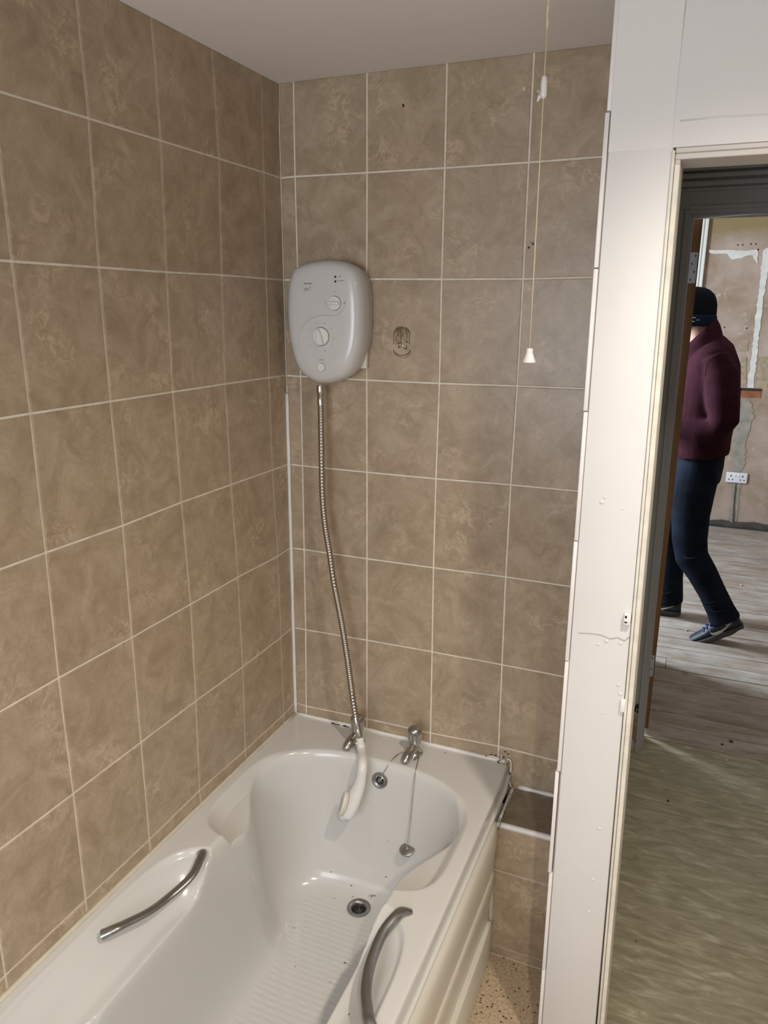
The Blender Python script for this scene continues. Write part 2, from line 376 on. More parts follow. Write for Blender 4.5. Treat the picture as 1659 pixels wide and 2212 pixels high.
# rear and right wall of the bathroom (behind the camera), with a window opening
bm = bmesh.new()
box(bm, (-.12, YR-.1, 0), (-.03, YR, CEIL)); box(bm, (1.07, YR-.1, 0), (2.6, YR, CEIL)); box(bm, (-.03, YR-.1, 0), (1.07, YR, .95)); box(bm, (-.03, YR-.1, 1.95), (1.07, YR, CEIL))
tag(obj('wall_rear', bm, M_wall), kind='structure')
slab('wall_right', (2.5, YR, 0), (2.6, 1.06, CEIL), M_wall)
bm = bmesh.new()
for a, b in (((-.03, YR-.07, .95), (.02, YR-.02, 1.95)), ((1.02, YR-.07, .95), (1.07, YR-.02, 1.95)), ((.02, YR-.07, .95), (1.02, YR-.02, 1.0)), ((.02, YR-.07, 1.9), (1.02, YR-.02, 1.95)), ((.50, YR-.065, 1.0), (.54, YR-.025, 1.9))): box(bm, a, b)
tag(obj('window_1', bm, M_white), kind='structure')

# partition between bath and hallway, its painted end faces the camera
def skew(o, z0, kx):
    for v in o.data.vertices: v.co.x += (z0-v.co.z)*kx
    return o
PY = -.41
bm = bmesh.new(); box(bm, (.8715, PY, 0), (.974, 0.0, CEIL), .004, 2)
wp = tag(obj('wall_partition', bm, M_wall, auto=30), kind='structure')
for v in wp.data.vertices:
    if v.co.x > .9 : v.co.x += max(0, 2.0-v.co.z)*.0085
bm = bmesh.new(); box(bm, (.974, .0, 0), (.985, 1.05, CEIL)); 
bm.free()
# paint step near the lintel and crack lower down (parts of the wall)
bm = bmesh.new(); box(bm, (.8722, PY-.0006, 1.965), (.9725, PY+.002, CEIL-.001))
obj('paint_patch', bm, mat('whiter emulsion', (.71, .70, .685), .7, bump=.2, bs=30), wp)
cr = []
x = .874
pts = []
for u, v in ((1250, 1367), (1275, 1368), (1300, 1372), (1318, 1379), (1335, 1377), (1350, 1383), (1362, 1372)): pts.append(aty(u, v, PY-.0005))
bm = bmesh.new(); tube(bm, smoothpath(pts, 4), [.0008+.0006*random.random() for _ in range(25)], 5)
obj('crack', bm, mat('crack shadow', (.45, .43, .40), .9), wp)
bm = bmesh.new()
random.seed(3)
for u, v, s in ((1310, 1385, 5), (1292, 1392, 4), (1340, 1390, 4), (1300, 1085, 5), (1306, 1075, 3), (1345, 1100, 2), (1295, 1790, 5), (1281, 1900, 4), (1272, 1970, 5), (1335, 1480, 4), (1340, 1500, 5), (1302, 1540, 3)):
    p = aty(u, v, PY); ell(bm, p, (.0009*s, .0012, .0008*s), seg=8)
obj('paint_lumps', bm, M_wall, wp, True)

# tile edges on the bathroom side of the partition
bm = bmesh.new()
steps = [(1323, 110), (1319, 241), (1292, 579.5), (1269.5, 889), (1249.6, 1169), (1234.5, 1429.6), (1223, 1670), (1209.2, 1891.5), (1196.8, 2101.6)]
zs = [CEIL-.003]+[aty(u, v, PY).z for u, v in steps[1:]]+[.005]
offs = [.0022, .0, .0, .001, .0005, .0008, -.0022, .0004, .0006]
for i in range(len(zs)-1):
    a, b = zs[i], zs[i+1]
    if a-b < .01: continue
    x0 = .8625+offs[min(i, 8)]; xb = .0075
    lean = lambda z: (2.0-z)*.0060
    r = box(bm, (x0, PY-.002, b+.0012), (x0+xb, -.0005, a-.0012), .0012, 2)
tp = obj('tile_field', bm, M_trim, wp, auto=30)
for v in tp.data.vertices: v.co.x += 0
bm = bmesh.new(); box(bm, (.8695, PY+.004, .005), (.8716, -.002, CEIL-.004)); obj('tile_adhesive', bm, mat('grey adhesive', (.30, .28, .26), .9), wp)
for o in (wp, tp):
    pass

# wall above the bathroom doorway and right of it
OX0, OX1 = .977, 1.76
bm = bmesh.new()
box(bm, (.974, PY+.001, 1.966), (2.5, PY+.10, CEIL)); box(bm, (OX1+.03, PY+.001, 0), (2.5, PY+.10, 1.966))
wd = tag(obj('wall_over_door', bm, M_wall), kind='structure')
bm = bmesh.new(); rp = [(0.982+.06*i, PY+.0005, 2.005+.0015*math.sin(i*1.7)) for i in range(14)]
tube(bm, rp, .0012, 6); obj('paint_ridge', bm, M_wall, wd, True)
# bare lining of the doorway: left jamb leans a little, head on top
def lean_box(bm, x0, x1, y0, y1, z0, z1, k=.0092, zr=1.98, bev=.0015):
    vs = box(bm, (x0, y0, z0), (x1, y1, z1), bev, 1)
bm = bmesh.new()
ed = []
box(bm, (.9742, PY-.003, 0), (.9795, PY+.10, 1.962), .0022, 2)
box(bm, (.9802, PY-.0005, 0), (.9890, PY+.10, 1.940), .0012, 1)
for v in bm.verts: v.co.x += max(0, 1.96-v.co.z)*.0105
box(bm, (OX1, PY, 0), (OX1+.03, PY+.10, 1.94), .0015, 1)
tl = tag(obj('trim_1', bm, M_edge, auto=30), kind='structure')
bm = bmesh.new(); box(bm, (.9797, PY+.003, 1.9575), (OX1+.03, PY+.10, 1.966), .0015, 1)
box(bm, (.9797, PY+.006, 1.948), (OX1+.03, PY+.10, 1.9575), .0012, 1)
box(bm, (.9797, PY+.008, 1.939), (.9885, PY+.10, 1.949), .001, 1)
tag(obj('trim_2', bm, mat('pale pink gloss paint', (.58, .545, .51), .45, bump=.3, bs=30), auto=30), kind='structure')

# ------------------------------------------------------------------ hallway
slab('floor', (.93, -.36, -.05), (2.6, 1.143, 0), M_vinyl)
slab('floor', (.80, .12, -.05), (.93, 1.143, 0), M_vinyl)
slab('wall_hall_left', (.80, .12, 0), (.90, 1.05, 2.6), M_grey)
slab('wall_bedroom_side', (-1.3, 1.05, 0), (.90, 1.15, 2.6), M_grey)
bm = bmesh.new(); box(bm, (.90, 1.05, 2.16), (2.6, 1.15, 2.6)); box(bm, (1.79, 1.05, 0), (2.6, 1.15, 2.16)); tag(obj('wall_hall_end', bm, M_grey), kind='structure')
# bedroom door frame: architrave and lining
bm = bmesh.new()
def skx(z): return (2.01-z)*.0085
def vrail(x0, x1, y0, y1, z0=0, z1=2.16):
    vs = box(bm, (x0, y0, z0), (x1, y1, z1), .0015, 1)
n0 = 0
vrail(.870, .969, 1.032, 1.05, 0, 2.0175); vrail(.885, .900, 1.022, 1.034, 0, 2.03); vrail(.905, .942, 1.027, 1.034, 0, 2.03); vrail(.947, .960, 1.025, 1.034, 0, 2.03)
vrail(.895, .966, 1.05, 1.15, 0, 2.011)
vrail(.966, .975, 1.05, 1.11, 0, 2.011)
for v in bm.verts: v.co.x += skx(v.co.z)
box(bm, (.87, 1.032, 2.018), (1.90, 1.05, 2.17), .0015, 1)
box(bm, (.96, 1.027, 2.030), (1.80, 1.034, 2.042), .001, 1)
box(bm, (.875, 1.024, 2.086), (1.83, 1.034, 2.096), .002, 2); box(bm, (.875, 1.018, 2.100), (1.84, 1.034, 2.118), .005, 3)
box(bm, (.875, 1.012, 2.124), (1.86, 1.034, 2.140), .004, 3); box(bm, (.875, 1.004, 2.146), (1.87, 1.034, 2.168), .006, 3)
box(bm, (.90, 1.05, 2.012), (1.80, 1.15, 2.16), .001, 1)
box(bm, (1.75, 1.032, 0), (1.86, 1.05, 2.02), .0015, 1); box(bm, (1.76, 1.05, 0), (1.79, 1.15, 2.02))
da = tag(obj('trim_3', bm, M_grey, auto=30), kind='structure')
# rot patch low on the frame
bm = bmesh.new(); random.seed(5)
p = aty(1373, 1530, 1.024)
for i in range(9): ell(bm, p+Vector((random.uniform(-.010, .010), .0, random.uniform(-.018, .018))), (.004, .004, .006), seg=8)
obj('rot_hole', bm, M_dark, da, True)
bm = bmesh.new()
for i in range(10): ell(bm, aty(1371, 1545+i*6, 1.026)+Vector((random.uniform(-.003, .003), 0, 0)), (.006, .003, .012), seg=8)
obj('rust_streak', bm, mat('rust stain', (.30, .17, .08), .8, var=.3, vs=60), da, True)

# open timber door seen on its hinge edge
dr = empty('panel_door', (.985, 1.185, 0))
tag(dr, 'brown timber door standing open into the stripped room, seen on its hinge edge', 'door')
DA = math.radians(97)
Md = Matrix.Rotation(DA, 4, 'Z')
def dbox(bm, lo, hi, bev=0):
    vs = box(bm, lo, hi, bev, 1)
bm = bmesh.new(); box(bm, (0, -.018, .018), (.74, .016, 2.035), .001, 1); box(bm, (.09, -.021, .25), (.65, .019, .95), .004, 1); box(bm, (.09, -.021, 1.1), (.65, .019, 1.9), .004, 1)
o = obj('leaf', bm, M_door, dr, auto=30); o.data.transform(Md)
for z0, z1 in ((1.800, 1.905), (.255, .350)):
    bm = bmesh.new(); box(bm, (-.0015, -.0140, z0), (.0, .0125, z1)); h = obj('hinge', bm, M_steel, dr)
    bm = bmesh.new()
    for i in range(4):
        lathe(bm, [(.0034, 0), (.0034, .0012), (.001, .0014)], Matrix.Translation((-.0015, -.006 if i % 2 else .004, z0+.012+i*(z1-z0-.024)/3)) @ Matrix.Rotation(-PI/2, 4, 'Y'), 10)
    s = obj('screws', bm, M_print, h); s.data.transform(Md); h.data.transform(Md)
bm = bmesh.new(); lathe(bm, [(.006, 0), (.006, .012), (.010, .03), (.024, .045), (.024, .06), (.012, .068)], Matrix.Translation((.68, .014, 1.0)) @ Matrix.Rotation(-PI/2, 4, 'X'), 16)
k = obj('door_knob', bm, M_chrome, dr, True); k.data.transform(Md)
for dz in ((.03, .12), (.14, .22)):
    bm = bmesh.new(); box(bm, (-.0006, -.004, dz[0]+.02), (.0, .003, dz[1])); q = obj('old_mortice', bm, mat('dark wood', (.045, .018, .006), .8), dr); q.data.transform(Md)
for v in dr.children[0].data.vertices: pass

# ------------------------------------------------------------------ bedroom
BY = 4.72
edges_ = [1.146, 1.272, 1.396, 1.528, 1.693, 1.832, 1.965, 2.10]
while edges_[-1] < BY: edges_.append(edges_[-1]+.137)
bm = bmesh.new(); random.seed(11)
for i in range(len(edges_)-1):
    a, b = edges_[i]+.0028, edges_[i+1]-.0028
    cuts = [-1.3, random.uniform(-.6, .7), 1.04 if i == 5 else random.uniform(1.9, 2.4), 2.9]
    dz = random.uniform(-.0015, .0015)
    for c0, c1 in zip(cuts, cuts[1:]): box(bm, (c0+.001, a, -.022), (c1-.001, b, dz), .0015, 1)
tag(obj('floor', bm, M_board), kind='structure')
slab('floor', (-1.3, 1.146, -.06), (2.9, BY, -.021), M_dark)
slab('wall_bedroom_far', (-1.3, BY, 0), (2.9, BY+.1, 2.7), M_plaster)
slab('wall_bedroom_right', (2.8, 1.15, 0), (2.9, BY, 2.7), M_plaster)
slab('ceiling', (-1.3, 1.06, 2.6), (2.9, BY, 2.7), M_ceil)
slab('ceiling', (.80, -.30, 2.45), (2.6, 1.06, 2.5), M_grey)
bm = bmesh.new()
box(bm, (-1.3, 1.15, 0), (-1.2, 2.14, 2.6)); box(bm, (-1.3, 2.86, 0), (-1.2, BY, 2.6)); box(bm, (-1.3, 2.14, 0), (-1.2, 2.86, .9)); box(bm, (-1.3, 2.14, 2.2), (-1.2, 2.86, 2.6))
tag(obj('wall_bedroom_left', bm, M_plaster), kind='structure')
bm = bmesh.new()
for a, b in (((-1.28, 2.14, .9), (-1.23, 2.18, 2.2)), ((-1.28, 2.82, .9), (-1.23, 2.86, 2.2)), ((-1.28, 2.14, .9), (-1.23, 2.86, .94)), ((-1.28, 2.14, 2.16), (-1.23, 2.86, 2.2)), ((-1.28, 2.14, 1.52), (-1.23, 2.86, 1.55))): box(bm, a, b)
tag(obj('window_2', bm, M_white), kind='structure')
# white architrave on the far wall
bm = bmesh.new(); box(bm, (.880, BY-.018, 0), (.978, BY, 2.6), .002, 1); box(bm, (.938, BY-.026, 0), (.950, BY-.016, 2.6), .003, 2); box(bm, (.962, BY-.030, 0), (.980, BY-.014, 2.6), .004, 2)
tag(obj('trim_4', bm, mat('cream white gloss', (.70, .67, .58), .4), auto=30), kind='structure')
wf = bpy.data.objects['wall_bedroom_far']
def blot(name, px, m, Y=BY, th=.003, jag=.0, parent=wf):
    """flat irregular patch of filler on the far wall from an outline"""
    P = [aty(u, v, Y-.001) for u, v in px]; random.seed(len(px)*7)
    Q = []
    for i in range(len(P)):
        a, b = P[i], P[(i+1) % len(P)]; n = max(1, int((b-a).length/.02))
        for k in range(n):
            q = a.lerp(b, k/n); Q.append(q+Vector((random.uniform(-jag, jag), 0, random.uniform(-jag, jag))))
    bm = bmesh.new(); f = bm.faces.new([bm.verts.new(q) for q in Q])
    r = bmesh.ops.extrude_face_region(bm, geom=[f]); bmesh.ops.translate(bm, verts=[e for e in r['geom'] if isinstance(e, bmesh.types.BMVert)], vec=(0, -th, 0))
    bmesh.ops.triangulate(bm, faces=bm.faces[:])
    return obj(name, bm, m, parent)
blot('filler_strip', [(1648, 540), (1659, 535), (1665, 560), (1650, 640), (1640, 720), (1633, 790), (1628, 838), (1614, 836), (1622, 780), (1630, 700), (1640, 620)], M_filler, jag=.005)
blot('filler_patch', [(1530, 540), (1560, 541), (1600, 541), (1636, 540), (1638, 570), (1630, 562), (1625, 550), (1600, 558), (1580, 560), (1572, 550), (1530, 546)], M_filler, jag=.005)
blot('cement_chase', [(1602, 862), (1622, 862), (1628, 900), (1612, 950), (1608, 1010), (1596, 1022), (1586, 1020), (1582, 960), (1594, 900)], M_cement, jag=.010)
blot('cement_chase', [(1583, 1046), (1600, 1046), (1592, 1120), (1590, 1140), (1572, 1140), (1578, 1100)], M_cement, jag=.006)
blot('ghost_patch', [(1598, 735), (1618, 735), (1616, 760), (1598, 760)], mat('ochre residue', (.36, .27, .17), .95, var=.3, vs=30), jag=.004)
blot('ghost_patch', [(1600, 770), (1614, 770), (1612, 830), (1600, 830)], bpy.data.materials['ochre residue'], jag=.006)
blot('ghost_patch', [(1636, 770), (1665, 770), (1665, 850), (1634, 835)], bpy.data.materials['ochre residue'], jag=.008)
# brick hole
a = aty(1599, 838, BY); b = aty(1643, 860, BY)
bm = bmesh.new(); box(bm, (a.x, BY-.004, b.z), (b.x, BY-.001, a.z)); hb = obj('socket_hole', bm, M_brick, wf)
bm = bmesh.new(); box(bm, (a.x, BY-.006, a.z-.018), (b.x, BY-.001, a.z)); box(bm, (a.x, BY-.006, b.z), (a.x+.008, BY-.001, a.z)); obj('hole_edge', bm, M_dark, hb)
bm = bmesh.new()
for u, v in ((1594, 529), (1604, 529), (1622, 527), (1633, 527), (1638, 539), (1565, 707), (1613, 709)): ell(bm, aty(u, v, BY-.001), (.006, .002, .006), seg=8)
obj('drill_holes', bm, M_black, wf)
bm = bmesh.new(); random.seed(2)
pts = [Vector((1.0+.08*i, BY-.012-.01*random.random(), .020+.014*random.random())) for i in range(16)]
tube(bm, pts, [(.020+.014*random.random(), .014) for _ in pts], 7); obj('skirting_gap_dark', bm, mat('painted gap dark', (.06, .05, .04), .95, var=.4, vs=20), wf)  # dark strip painting in the dark gap where the skirting is missing
# conduit
bm = bmesh.new(); tube(bm, smoothpath([aty(1587, 1045, BY-.01), aty(1583, 1090, BY-.01), aty(1579, 1143, BY-.02)], 5), .009, 8)
tag(obj('cable_conduit', bm, mat('grey conduit', (.24, .23, .20), .5, var=.3, vs=40), None, True), 'grey vertical conduit running down the far wall below the double socket', 'conduit')
# double socket
sk = empty('wall_socket', (1.392, BY, .414)); tag(sk, 'white double plug socket low on the stripped plaster wall', 'socket')
bm = bmesh.new(); box(bm, (-.078, -.020, -.042), (.078, -.001, .042), .006, 3); obj('faceplate', bm, M_hset, sk, auto=30)
for sx in (-.042, .042):
    bm = bmesh.new(); box(bm, (sx-.004, -.0215, .008), (sx+.004, -.0195, .022)); box(bm, (sx-.018, -.0215, -.018), (sx-.008, -.0195, -.011)); box(bm, (sx+.008, -.0215, -.018), (sx+.018, -.0195, -.011))
    obj('pin_holes', bm, M_black, sk)
    bm = bmesh.new(); box(bm, (sx*.3-.006, -.024, .006), (sx*.3+.006, -.018, .026), .001, 1); obj('rocker_switch', bm, M_hset, sk)

# ------------------------------------------------------------------ bath
CX, RIM, D = .335, .49, .39
def smst(a, b, x):
    t = min(1, max(0, (x-a)/(b-a))); return t*t*(3-2*t)
PR = [(0, 0), (.004, .0012), (.008, .0045), (.013, .014), (.018, .033), (.025, .080), (.034, .150), (.043, .222), (.053, .288), (.065, .335), (.080, .365), (.100, .382), (.14, .389), (.25, .39)]
def prof(d):
    if d <= 0: return 0
    for (a, b), (c, e) in zip(PR, PR[1:]):
        if d <= c:
            t = (d-a)/(c-a); i = PR.index((a, b)); p0 = PR[max(0, i-1)]; p3 = PR[min(len(PR)-1, i+2)]
            m0 = (e-p0[1])/(c-p0[0]) if c != p0[0] else 0; m1 = (p3[1]-b)/(p3[0]-a)
            if i == 0: m0 = 0
            h = c-a
            return (2*t**3-3*t*t+1)*b+(t**3-2*t*t+t)*h*m0+(-2*t**3+3*t*t)*e+(t**3-t*t)*h*m1
    return .39
def sup(dx, dy, a, b, n):
    return ((dx/a)**n+(dy/b)**n)**(1/n)
def bath_depth(x, y):
    dx = abs(x-CX)
    a = .312-.086*smst(-.29, -.50, y) if y > -.50 else .226
    a += .055*smst(-.98, -1.22, y)
    F = sup(dx, max(0, y+.395), a, .270, 2.77)
    if y < -1.25: F = max(F, sup(dx, -(y+1.25), a, .36, 2.8))
    k = (dx+max(0, y+.395)+1e-6)
    sc = (a*dx+.27*max(0, y+.395)+.30*max(0, -(y+1.25)))/(dx+max(0, y+.395)+max(0, -(y+1.25))+1e-6)
    d1 = (1-F)*sc
    z1 = prof(d1)
    # soap dishes
    F2 = sup(dx, y+.36, .312, .236, 2.9) if y > -.36 else sup(dx, -(y+.36), .312, .217, 5.0)
    d2 = (1-F2)*.27
    z2 = .034*smst(0, .030, d2)+.012*smst(.02, .10, d2)
    if y > -.30: z2 *= smst(-.17, -.30, y)
    # hand grip recess
    F3 = sup(dx, abs(y+.93), .310, .335, 5.0); d3 = (1-F3)*.30
    z3 = .012*smst(0, .012, d3)+.062*smst(.004, .085, d3)
    return max(z1, z2, z3) if max(z1, z2, z3) > 0 else 0
def smax(*a): return max(a)
DRX, DRY = .3345, -.2615
def bz(x, y):
    h = RIM-bath_depth(x, y)
    rd = math.hypot(x-DRX, y-DRY)
    if rd < .0245: return h-.020*(1-smst(.0215, .0245, rd))
    if h < .112 and -1.15 < y < -.24:
        k = smst(.112, .102, h)*smst(.165, .145, abs(x-CX))*smst(-.235, -.30, y)
        r = math.hypot(x-.334, y+.262)
        k *= smst(.045, .065, r)
        h += .0006*k*math.cos(2*PI*y/.0165)*(.55+.45*math.cos(2*PI*(x+.5*y)/.042))
    return h
xs = []
x = -.02
while x < .6695: xs.append(x); x += .0027
SK = [(.664, 0), (.6695, .0003), (.6730, .0018), (.6745, .0045), (.6752, .010), (.6765, .020), (.6775, .031), (.6780, .0325), (.6830, .0335), (.6850, .0350), (.6855, .0385), (.6840, .0425), (.6790, .0435)]
ys = []; y = -.002
while y > -1.25: ys.append(y); y -= .0027
while y > -1.70: ys.append(y); y -= .02
ys.append(-1.70)
bt = empty('bathtub', (.335, -.85, 0))
tag(bt, 'white acrylic bathtub with moulded soap dishes against the beige tiled corner', 'bathtub')
off = Vector((.335, -.85, 0))
bm = bmesh.new()
xs = [v for v in xs if v < .662]
V = grid(bm, xs, ys, lambda x, y: Vector((x, y, bz(x, y)))-off)
cols = [[r[-1] for r in V]]
for sx, sz in SK:
    cols.append([bm.verts.new(Vector((sx+(.004 if y < -.10 else -.006*smst(-.10, 0, y)+.004), y, RIM-sz))-off) for y in ys])
for c0, c1 in zip(cols, cols[1:]):
    for j in range(len(ys)-1): bm.faces.new((c0[j], c1[j], c1[j+1], c0[j+1]))
tub = obj('tub_shell', bm, M_bath, bt, True)
# make sure normals look up
if tub.data.polygons[len(tub.data.polygons)//2].normal.z < 0: tub.data.flip_normals()
# moulded front panel
PP = [(.686, .450), (.6880, .449), (.6885, .432), (.6890, .428), (.6920, .4255), (.6980, .421), (.7025, .413), (.7045, .400), (.7060, .380), (.7035, .345), (.6990, .310), (.6965, .275), (.7000, .270), (.7015, .262), (.7000, .235), (.6950, .200), (.6890, .165), (.6850, .130), (.6820, .118), (.6820, .112), (.6990, .108), (.7020, .100), (.7020, .005), (.686, .005)]
PX = -.010
def panel_x(x, z, y):
    # shallow end relief so that the panel swells away from the boxed corner
    k = smst(-.172, -.30, y); b = .684
    return b+(x-b)*(.70+.30*k)
bm = bmesh.new(); yy = [-.174, -.185, -.20, -.22, -.25, -.28, -.31, -.36]+[-.36-.134*i for i in range(1, 11)]
R = [[Vector((panel_x(x+PX, z, y), y, z))-off for x, z in PP] for y in yy]
rings(bm, R)
obj('bath_panel', bm, M_panel, bt, auto=28)
# grab handles
def grip(side):
    s = side; c = CX
    xs_ = lambda d: c+s*d
    if s > 0: P = [(.612, -.612, .483), (.600, -.622, .493), (.594, -.645, .499), (.583, -.69, .492), (.586, -.757, .483), (.600, -.81, .480), (.620, -.85, .486), (.634, -.875, .492), (.652, -.892, .484)]
    else: P = [(.088, -.618, .470), (.104, -.630, .484), (.116, -.655, .489), (.124, -.70, .482), (.108, -.757, .470), (.099, -.81, .474), (.083, -.86, .482), (.074, -.885, .486), (.056, -.900, .478)]
    P = [Vector(p)-off for p in P]
    P = smoothpath([tuple(p) for p in P], 6); n = len(P)
    bm = bmesh.new(); rr = []
    for i in range(n):
        t = abs(i/(n-1)-.5)*2; rr.append((.0065+.0040*t**3, .0108+.0025*t**2))
    tube(bm, P, rr, 16)
    o = obj('grab_handle', bm, M_handle, bt, auto=50)
    return o
gl = grip(-1); gl['label'] = 'satin chrome grab handle'; gr = grip(1); gr['label'] = 'satin chrome grab handle'
# overflow and waste
def surf_n(x, y):
    e = .004; n = Vector((-(bz(x+e, y)-bz(x-e, y))/(2*e), -(bz(x, y+e)-bz(x, y-e))/(2*e), 1)); return n.normalized()
def hit(u, v):
    """where the view ray meets the tub"""
    d = ray(u, v).normalized(); t = .6
    while t < 4:
        p = CAM+d*t
        if -.02 < p.x < .67 and -1.7 < p.y < 0 and p.z < bz(p.x, p.y): break
        t += .002
    return p
def disc_m(p, n): return Matrix.Translation(p) @ n.to_track_quat('Z', 'Y').to_matrix().to_4x4()
po = hit(821, 1685); no = surf_n(po.x, po.y)
def waste(name, M, R_, m_ring, sunk):
    bm = bmesh.new()
    lathe(bm, [(R_*.97, -.001), (R_, .0015), (R_*.97, .004), (R_*.88, .0045), (R_*.66, .003 if not sunk else .001), (R_*.60, -.002 if sunk else .001), (R_*.57, -.010 if sunk else .0003)], M, 32, cap=False)
    o = obj(name, bm, m_ring, bt, auto=40)
    bm = bmesh.new(); zz = -.0085 if sunk else .0012
    lathe(bm, [(R_*.58, zz-.001), (R_*.58, zz), (.0001, zz+.0008)], M, 28); g = obj('strainer', bm, M_strain if sunk else M_drain, o, True)
    bm = bmesh.new()
    for i in range(6):
        a = i*PI/3+.3; lathe(bm, [(R_*.13, zz), (R_*.13, zz+.0016), (.0001, zz+.0017)], M @ Matrix.Translation((R_*.36*math.cos(a), R_*.36*math.sin(a), 0)), 12)
    obj('strainer_holes', bm, M_black, o)
    return o
waste('overflow', disc_m(po, no), .0235, M_drain, False)
waste('plug_hole', disc_m(Vector((DRX, DRY, bz(DRX+.032, DRY)+.0008)), Vector((0, 0, 1))), .033, M_drain, True)
for o in bt.children:
    if o.name.split('.')[0] in ('overflow', 'plug_hole'):
        o.data.transform(Matrix.Translation(-off))
        for c in o.children: c.data.transform(Matrix.Translation(-off))

# silicone beads
def bead(name, P, r, m, parent):
    bm = bmesh.new(); tube(bm, P, [(r*random.uniform(.85, 1.15), r*random.uniform(.85, 1.15)) for _ in P], 8); return obj(name, bm, m, parent, True)
random.seed(9)
bead('sealant_bead', [(.003, -.003, .478-0+i*.05) for i in range(21)], .0052, M_sil, wb)
bead('corner_grout', [(.0012, -.0012, 1.50+i*.05) for i in range(15)], .0012, M_grout, wb)
bm = bmesh.new(); box(bm, (.0005, -.0012, 1.50), (.0013, -.0004, CEIL-.001)); obj('corner_crack', bm, M_dark, wb)
bead('sealant_bead', [(.003, -.003-.06*i, .492) for i in range(29)], .0058, M_silc, wl)
bead('sealant_bead', [(.005+.033*i, -.003, .492) for i in range(21)], .0060, M_sil, wb)
bm = bmesh.new()
for u, v, s in ((720, 1562, 1.2), (726, 1564, 1.0), (732, 1565, .8), (742, 1567, .6), (746, 1568, 1.1), (752, 1570, .6)):
    p = aty(u, v, -.008); ell(bm, p, (.006*s, .003, .0022*s), seg=10)
obj('sealant_gap', bm, M_black, wb, True)

# boxed ledge between bath and partition
lg = empty('tiled_boxing', (.78, -.085, 0)); tag(lg, 'low tiled boxing with a ledge wedged between the bath end and the white partition', 'boxing')
lo_ = Vector((.78, -.085, 0))
def lobj(name, bm, m, **k):
    o = obj(name, bm, m, lg, **k); o.data.transform(Matrix.Translation(-lo_)); return o
LZ, LY, LX0, LX1 = .421, -.170, .686, .862
bm = bmesh.new(); box(bm, (LX0, LY+.003, 0), (LX1, -.002, LZ-.004)); box(bm, (.664, LY+.006, 0), (LX0, -.06, .40)); lobj('carcass', bm, M_grout)
bm = bmesh.new()
def oy(a, z): return Vector((a, LY+.003, z))
zz = [.404, .272, .030, .003]; xx = [LX0, .8425, LX1]
for i in range(3):
    for j in range(2): tile(bm, [(xx[j]+.0014, zz[i]-.0014), (xx[j+1]-.0014, zz[i]-.0014), (xx[j+1]-.0014, zz[i+1]+.0014), (xx[j]+.0014, zz[i+1]+.0014)], oy, Vector((0, -1, 0)))
lobj('front_tiles', bm, M_tile)
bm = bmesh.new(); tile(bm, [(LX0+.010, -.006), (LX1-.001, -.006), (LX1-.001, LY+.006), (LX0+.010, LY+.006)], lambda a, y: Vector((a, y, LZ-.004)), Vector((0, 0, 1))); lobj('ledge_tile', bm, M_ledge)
bm = bmesh.new(); tube(bm, [(LX0-.002+.02*i, LY+.003, LZ-.008) for i in range(10)], (.0075), 12); lobj('edge_trim', bm, M_trim, smooth=True)
bm = bmesh.new(); tube(bm, [(LX0+.02+.02*i, -.004, LZ+.002) for i in range(8)]+[(LX1, -.004, LZ+.002)], [(.006+.001*math.sin(i*2)) for i in range(9)], 10)
tube(bm, [(LX0+.006, -.01-.02*i, LZ+.000) for i in range(8)], .005, 8); lobj('sealant', bm, M_sil, smooth=True)
# damaged corner of sealant and plaster above the ledge
bm = bmesh.new(); random.seed(21)
def rz(u, v, Y): return aty(u, v, Y)
tube(bm, smoothpath([rz(1055, 1633, -.006), rz(1066, 1634, -.007), rz(1076, 1638, -.008), rz(1082, 1641, -.01)], 3), [(.0016+.0010*random.random()) for _ in range(10)], 7)
tube(bm, [rz(1083, 1630, -.006), rz(1083, 1640, -.007)], .0020, 6)
tube(bm, smoothpath([rz(1094, 1640, -.006), rz(1101, 1641, -.008), rz(1104, 1650, -.01), rz(1103, 1668, -.014)], 3), [(.0015+.0012*random.random()) for _ in range(10)], 7)
tube(bm, smoothpath([rz(1097, 1687, -.008), rz(1101, 1692, -.008), rz(1103, 1700, -.010)], 3), .0028, 7)
tube(bm, smoothpath([rz(1076, 1630, -.003), rz(1079, 1618, -.003), rz(1090, 1618, -.003), rz(1100, 1624, -.003), rz(1103, 1638, -.003)], 4), .0009, 6)
obj('torn_sealant', bm, M_sil, wb, True)
bm = bmesh.new()
c = atz(1087, 1646, .4905)
for k in range(26):
    a0 = 2*PI*k/26
    if random.random() < .85: ell(bm, c+Vector((.0155*math.cos(a0), .011*math.sin(a0), 0)), (.0022*random.uniform(.5, 1.3), .0022, .0008), seg=8)
for u, v in ((1082, 1634), (1078, 1640), (1076, 1645), (1104, 1662), (1101, 1672), (1070, 1633), (1050, 1634), (1060, 1631), (1091, 1624), (1098, 1629), (1084, 1650), (1080, 1642), (1088, 1636)): ell(bm, aty(u, v, -.012 if v > 1640 else -.005), (.003, .002, .0022), seg=8)
for i in range(9): ell(bm, atz(1099-i*3.2, 1695+i*9, .455)+Vector((.006, 0, -.03)), (.0009, .010, .0012), seg=8)
obj('mould_stain', bm, M_brown, wb)
bm = bmesh.new(); lathe(bm, [(.0130, -.0008), (.0130, .0006), (.0001, .0008)], Matrix.Translation(c), 20); o = obj('plaster_spot', bm, mat('yellowed plaster', (.50, .45, .32), .6, var=.15, vs=60), bt); o.data.transform(Matrix.Translation(-off))

